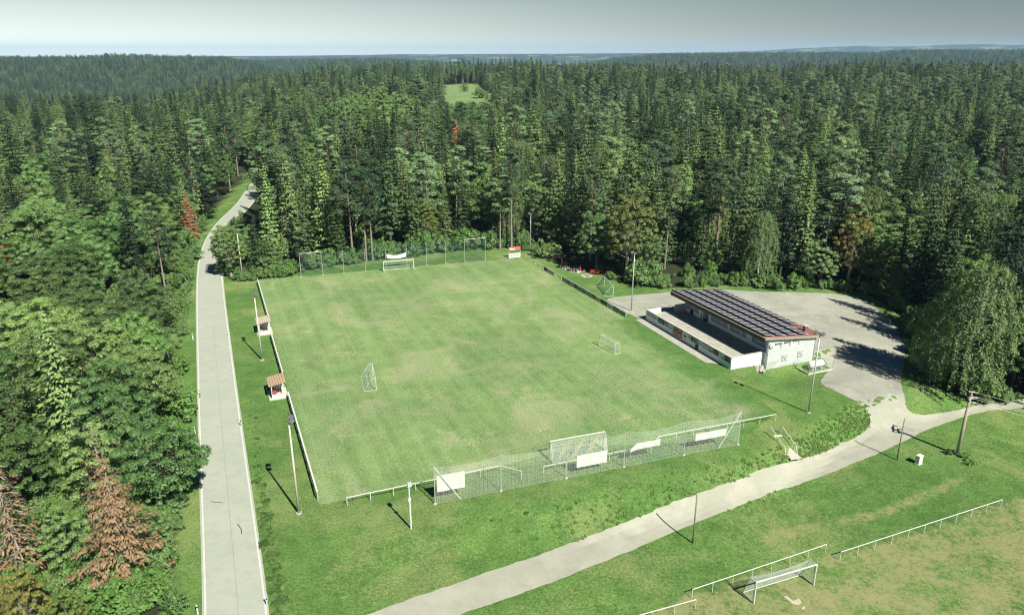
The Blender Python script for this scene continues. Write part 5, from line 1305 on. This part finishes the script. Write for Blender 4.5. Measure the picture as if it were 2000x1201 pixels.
# trees that stand out one by one: the largest in view of each kind
tx, ty = project(P[:, 0], P[:, 1], Z + want * .8)
inview = (tx > -40) & (tx < 2040) & (ty < 1230) & (ty > 60) & keep
dist = np.sqrt(R ** 2 + 35 ** 2)
limit = {'spruce_tree': 250, 'pine_tree': 150, 'broadleaf_tree': 120, 'birch_tree': 18, 'pale_broadleaf_tree': 40, 'young_spruce': 12, 'dead_spruce': 3}
own = np.zeros(len(P), bool)
for k, n in limit.items():
    c = np.where((kinds == k) & inview)[0]; own[c[np.argsort(dist[c])[:n]]] = True
NEAR = [('largest dying spruce', (262, 1140)), ('bare-trunked dying spruce', (60, 1150)), ('branches overhanging the road', (318, 985)), ('widest pale leafy crown', (215, 790)), ('orange-trunked pine', (322, 560)), ('rust-red spruce of the bend', (376, 474)),
        ('rust-red spruce of the photo edge', (4, 560)), ('tree shading the road bend', (447, 538)), ('far floodlight mast', (474, 530)), ('road-side end of the far net', (590, 525)), ('three pale trunks', (712, 505)), ('sagging banner', (770, 495)), ('clubhouse-side end of the far net', (940, 482)),
        ('red notice board', (1005, 480)), ('slim mast', (1045, 485)), ('picnic tables', (1110, 510)), ('small green goal', (1190, 540)), ('pale rounded shrub', (1253, 550)), ('far end of the solar roof', (1350, 555)), ('middle of the solar roof', (1450, 552)), ('willow-like tree', (1600, 555)), ('golden tree', (1655, 555)), ('shaded yard corner', (1750, 590)), ('drooping birches', (1815, 720)), ('great birch', (1890, 740)), ('red-brown trunk at the photo edge', (1968, 615))]
NEAR = [(n, GT(*p)[:2]) for n, p in NEAR]
FAR_ = [(60, 'the photo edge left of the oaks'), (180, 'the bare-trunked dying spruce'), (290, 'the orange-trunked pine'), (370, 'the rust-red spruce'), (440, 'the road bend'), (530, 'the far mast'), (620, 'the first panels of the far net'), (720, 'the three pale trunks'), (785, 'the far goal'), (870, 'the late panels of the far net'), (960, 'the end of the far net'), (1010, 'the red notice board'), (1060, 'the slim mast'), (1120, 'the picnic tables'), (1185, 'the small green goal'), (1250, 'the mast on the gravel'), (1340, 'the far end of the solar roof'), (1450, 'the middle of the solar roof'), (1530, 'the near end of the solar roof'), (1610, 'the clubhouse chimney'), (1690, 'the golden tree'), (1770, 'the path fork'), (1880, 'the utility pole'), (1970, 'the photo edge beyond the great birch')]
NAMES = {'spruce_tree': 'spruce', 'pine_tree': 'pine', 'broadleaf_tree': 'leafy tree', 'birch_tree': 'birch', 'pale_broadleaf_tree': 'pale leafy tree', 'young_spruce': 'young spruce', 'dead_spruce': 'dead brown spruce'}
med = {k: np.median(want[(kinds == k) & own]) for k in limit if ((kinds == k) & own).any()}
for j in np.where(own)[0]:
    k = kinds[j]; tone = rng.integers(4); tv = (.66, .90, 1.15, 1.45)[tone]; tint = (tv * rng.uniform(.94, 1.10), tv, tv * rng.uniform(.85, 1.1))
    size = 'tall' if want[j] > med[k] + 1.5 else 'low' if want[j] < med[k] - 1.5 else 'mid-height'
    q = P[j]; dd = [np.hypot(*(q - c)) for _, c in NEAR]; n_ = int(np.argmin(dd)); tw = (('blackish', 'dark', 'light', 'bright') if k not in ('pale_broadleaf_tree', 'dead_spruce') else ('dull', 'dull', 'bright', 'bright'))[tone]
    if dd[n_] < 26:
        c = NEAR[n_][1]; back = np.hypot(*q) - np.hypot(*c); side = (q[0] * c[1] - q[1] * c[0]) / np.hypot(*c)
        rel = 'behind' if back > abs(side) else 'before' if -back > abs(side) else 'right of' if side > 0 else 'left of'
        lab = f"{size} {tw} {NAMES[k]} {'close' if dd[n_] < 9 else 'somewhat' if dd[n_] < 17 else 'further'} {rel} the {NEAR[n_][0]}"
    else:
        f_ = min(FAR_, key=lambda z: abs(z[0] - tx[j]))[1]; band = 'second-row' if R[j] < 200 else 'inner' if R[j] < 235 else 'deep-set'
        lab = f"{size} {tw} {band} {NAMES[k]} in line with {f_}"
    plant(k, int(idx[j]), P[j, 0], P[j, 1], scl[j], rot[j], lab, 'group of ' + lab, tint, (rng.normal(0, .02), rng.normal(0, .02)), wid[j])

# all the others, as one mass
def scatter(name, pts, proto_idx, rots, scales, sources, label=None):
    me_ = bpy.data.meshes.new(name); me_.vertices.add(len(pts)); me_.vertices.foreach_set('co', np.asarray(pts, np.float32).ravel())
    for nm, tp_, dat in (('proto', 'INT', np.asarray(proto_idx, np.int32)), ('rot', 'FLOAT_VECTOR', np.stack([np.zeros(len(pts)), np.zeros(len(pts)), rots], 1).astype(np.float32)), ('scl', 'FLOAT_VECTOR', np.asarray(scales, np.float32))):
        a = me_.attributes.new(nm, tp_, 'POINT'); a.data.foreach_set('value' if tp_ == 'INT' else 'vector', dat.ravel())
    o = bpy.data.objects.new(name, me_); C.objects.link(o); o['kind'] = 'stuff'
    if label: o['label'] = label
    ng = bpy.data.node_groups.new(name + '_nodes', 'GeometryNodeTree')
    ng.interface.new_socket('Geometry', in_out='INPUT', socket_type='NodeSocketGeometry'); ng.interface.new_socket('Geometry', in_out='OUTPUT', socket_type='NodeSocketGeometry')
    gi = ng.nodes.new('NodeGroupInput'); go = ng.nodes.new('NodeGroupOutput'); jn = ng.nodes.new('GeometryNodeJoinGeometry')
    def attr(nm, dt): n = ng.nodes.new('GeometryNodeInputNamedAttribute'); n.data_type = dt; n.inputs['Name'].default_value = nm; return n.outputs['Attribute']
    ap, ar, as_ = attr('proto', 'INT'), attr('rot', 'FLOAT_VECTOR'), attr('scl', 'FLOAT_VECTOR')
    used = set(int(v) for v in proto_idx)
    for n_, srcs in sources.items():
        if n_ not in used: continue
        cmp_ = ng.nodes.new('FunctionNodeCompare'); cmp_.data_type = 'INT'; cmp_.operation = 'EQUAL'; ng.links.new(ap, cmp_.inputs[2]); cmp_.inputs[3].default_value = n_
        for src in srcs:
            oi = ng.nodes.new('GeometryNodeObjectInfo'); oi.transform_space = 'ORIGINAL'; oi.inputs['Object'].default_value = src; oi.inputs['As Instance'].default_value = True
            ip = ng.nodes.new('GeometryNodeInstanceOnPoints'); ng.links.new(gi.outputs[0], ip.inputs['Points']); ng.links.new(cmp_.outputs[0], ip.inputs['Selection']); ng.links.new(oi.outputs['Geometry'], ip.inputs['Instance'])
            ng.links.new(ar, ip.inputs['Rotation']); ng.links.new(as_, ip.inputs['Scale']); ng.links.new(ip.outputs[0], jn.inputs[0])
    ng.links.new(jn.outputs[0], go.inputs[0])
    md = o.modifiers.new('scatter', 'NODES'); md.node_group = ng
    return o
SRC = {INDEX[(k, i)]: pr.src for k in PROTO for i, pr in enumerate(PROTO[k]) if pr.src}
rest = np.where(~own & keep)[0]
pi_ = np.array([INDEX[(kinds[j], int(idx[j]))] for j in rest])
good = np.array([n in SRC for n in pi_]); rest, pi_ = rest[good], pi_[good]
scatter('forest', np.stack([P[rest, 0], P[rest, 1], Z[rest]], 1), pi_, rot[rest], np.stack([scl[rest] * wid[rest], scl[rest] * wid[rest], scl[rest]], 1), SRC)

# wooded hills in the distance
def hill_points():
    out = []
    for D, Wd, pp, ss, th in RIDGES[:3]:
        lo, hi = (-500, 640) if D == 2400 else (380, 900) if D == 3500 else (1130, 2250)
        n = {2400: 15000, 3500: 9000, 3800: 17000}[D]
        px = rng.uniform(lo, hi, n); r = D + rng.uniform(-1.25, .35, n) * Wd; az = np.arctan((px - 1000) * CT / F)
        out.append(np.stack([np.sin(az) * r, np.cos(az) * r], 1))
    return np.concatenate(out)
Q = hill_points(); QZ = T(Q[:, 0], Q[:, 1]); m_ = QZ > -70; Q, QZ = Q[m_], QZ[m_]
qk = rng.choice([INDEX[('spruce_tree', 0)], INDEX[('spruce_tree', 1)], INDEX[('pine_tree', 1)], INDEX[('broadleaf_tree', 0)], INDEX[('broadleaf_tree', 2)]], len(Q), p=[.42, .36, .12, .05, .05])
qs = rng.uniform(.85, 1.2, len(Q)) * np.where(qk == INDEX[('broadleaf_tree', 0)], 1.35, 1.0); ws = qs * rng.uniform(1.25, 1.7, len(Q))
scatter('far_woods', np.stack([Q[:, 0], Q[:, 1], QZ], 1), qk, rng.uniform(0, 6.28, len(Q)), np.stack([ws, ws, qs], 1), SRC)

# bushes along the forest edge, weeds on the bank and in the ditch
E_ = np.stack([rng.uniform(-100, 90, 60000), rng.uniform(48, 215, 60000)], 1)
fo = is_forest(E_[:, 0], E_[:, 1]); nearc = np.zeros(len(E_), bool)
for a in range(8): nearc |= ~is_forest(E_[:, 0] + 2.6 * cos(a * pi / 4), E_[:, 1] + 2.6 * sin(a * pi / 4))
ex, ey = project(E_[:, 0], E_[:, 1], 0 * E_[:, 0]); corner = fo & (ex < 335) & (ey > 870) & (ey < 1300)
sel = ((fo & nearc & (rng.random(len(E_)) < .19)) | (corner & (rng.random(len(E_)) < .34)) | (fo & (np.hypot(E_[:, 0], E_[:, 1]) < 205) & (rng.random(len(E_)) < .055))) & (ey < 1300) & ~((ex > 1080) & (ex < 1180) & (ey < 545))
U = E_[sel]; us = rng.uniform(.15, .8, len(U)); us = np.where(rng.random(len(U)) < .12, us * 2.0, us); ux, uy = project(U[:, 0], U[:, 1], 0 * U[:, 0]); us = np.where((ux < 335) & (uy > 870), np.clip(us, .5, .95), us)
scatter('undergrowth', np.stack([U[:, 0], U[:, 1], T(U[:, 0], U[:, 1])], 1), rng.choice([INDEX[('shrub', 0)], INDEX[('shrub', 1)], INDEX[('shrub', 2)]], len(U), p=[.45, .15, .40]), rng.uniform(0, 6.28, len(U)), np.stack([us * rng.uniform(.7, 1.3, len(U)), us * rng.uniform(.7, 1.3, len(U)), us * rng.uniform(.6, 1.7, len(U))], 1), SRC)

def weed(mat, H=.20, R=.55, n=11, per=24, size=.085):
    cl = Cloud()
    for k in range(n):
        az = rng.uniform(0, 6.28); rr = R * rng.uniform(0, .9); clump(cl, np.array([cos(az) * rr, sin(az) * rr, H * rng.uniform(.2, .6)]), rng.uniform(.14, .26), per, size, .8, 1.5, .45)
    return cl.mesh('foliage', M[mat])
WM = [weed('weed'), weed('weed_dark', .34), weed('weed_pale', .22, .6)]
WO = []
for k, (p, i, s_, lab) in enumerate((((1884, 892), 0, 1.8, 'leafy weeds growing round the foot of the utility pole'), ((1897, 905), 0, 1.6, 'leafy weed clump downhill from the utility pole'), ((1858, 884), 1, 1.6, 'dark weed clump on the shadow side of the utility pole'), ((519, 1060), 1, 1.5, 'dark weed clump in the ditch beside the road, level with the nearest mast foot'), ((1531, 893), 2, 1.2, 'pale weed clump next to the landing of the bank stair'))):
    t = thing('weed_clump', lab, 'weeds', GT(*p), k * 1.3); o = link('foliage', WM[i], [], t); o.scale = (s_, s_, s_); WO.append((i, o))
WSRC = {i: [next(o for j, o in WO if j == i)] for i in range(3)}
bx = rng.uniform(-14, 60, 130000); by2 = rng.uniform(46, 100, 130000)
qx, qy = bx - NET_L[0], by2 - NET_L[1]; ss_ = qx * .944 + qy * .329; dd_ = qx * .329 - qy * .944
d1_ = np.interp(ss_, [-20, 40, 60, 80], [3.0, 2.2, -4.5, -6]); wd_ = np.interp(ss_, [-20, 30, 60, 90], [9, 6.6, 5.5, 9])
rel_ = (dd_ - d1_) / wd_; pat = .5 + .5 * np.sin(bx * .55 + 1.7 * np.sin(by2 * .4)) * np.cos(by2 * .7 + bx * .2)
wgt = np.clip(1 - np.abs(rel_ - .55) / .5, 0, 1) * np.clip((ss_ - 2) / 20, 0, 1) * np.clip((66 - ss_) / 5, 0, 1) * (.35 + .65 * pat)
ok_ = (rng.random(len(bx)) < wgt * np.where(ss_ > 46, .75, .13 + .2 * (ss_ > 30))) & ~inside(bx, by2, PATH); st0, st1 = np.array(sa[:2]), np.array(sb[:2]); sdv = st1 - st0; tt_ = np.clip(((bx - st0[0]) * sdv[0] + (by2 - st0[1]) * sdv[1]) / (sdv @ sdv), 0, 1.3)
ok_ &= np.hypot(bx - st0[0] - tt_ * sdv[0], by2 - st0[1] - tt_ * sdv[1]) > 1.1
WP = np.stack([bx[ok_], by2[ok_]], 1); WI = rng.choice([0, 1, 2], len(WP), p=[.62, .03, .35]); WS = rng.uniform(.20, .55, len(WP)) * np.where(rng.random(len(WP)) < .05, 1.6, 1)
dl = gp([(492, 800), (497, 880), (503, 945), (511, 1000), (519, 1060), (527, 1110), (537, 1170), (546, 1201), (556, 1260)])
for (a, b), dens in zip(zip(dl[:-1], dl[1:]), (8, 14, 26, 60, 120, 70, 90, 70)):
    a = np.array(a); b = np.array(b); u = rng.random(dens)[:, None]; pts = a + (b - a) * u + rng.normal(0, .30, (dens, 2)) * [1, .6] + [.35, 0]
    WP = np.concatenate([WP, pts]); WI = np.concatenate([WI, rng.choice([0, 1, 2], dens, p=[.45, .38, .17])]); WS = np.concatenate([WS, rng.uniform(.35, .85, dens)])
scatter('weeds', np.stack([WP[:, 0], WP[:, 1], T(WP[:, 0], WP[:, 1])], 1), WI, rng.uniform(0, 6.28, len(WP)), np.stack([WS, WS, WS], 1), WSRC)
print('weeds', len(WP), 'undergrowth', len(U), 'forest', len(rest))

# ------------------------------------------------------------------ haze over the land
if HAZE:
    hm = bpy.data.materials.new('haze_air'); hm.use_nodes = True; t = hm.node_tree; t.nodes.clear()
    out = t.nodes.new('ShaderNodeOutputMaterial'); pv = t.nodes.new('ShaderNodeVolumePrincipled'); pv.inputs['Density'].default_value = HAZE; pv.inputs['Color'].default_value = (0.45, 0.70, 1.0, 1); pv.inputs['Anisotropy'].default_value = 0.0
    t.links.new(pv.outputs[0], out.inputs['Volume'])
    hz = MB(); hz.box((0, 7200, 30), (33000, 17500, 230)); ho = obj('haze', hz, hm); ho['kind'] = 'stuff'
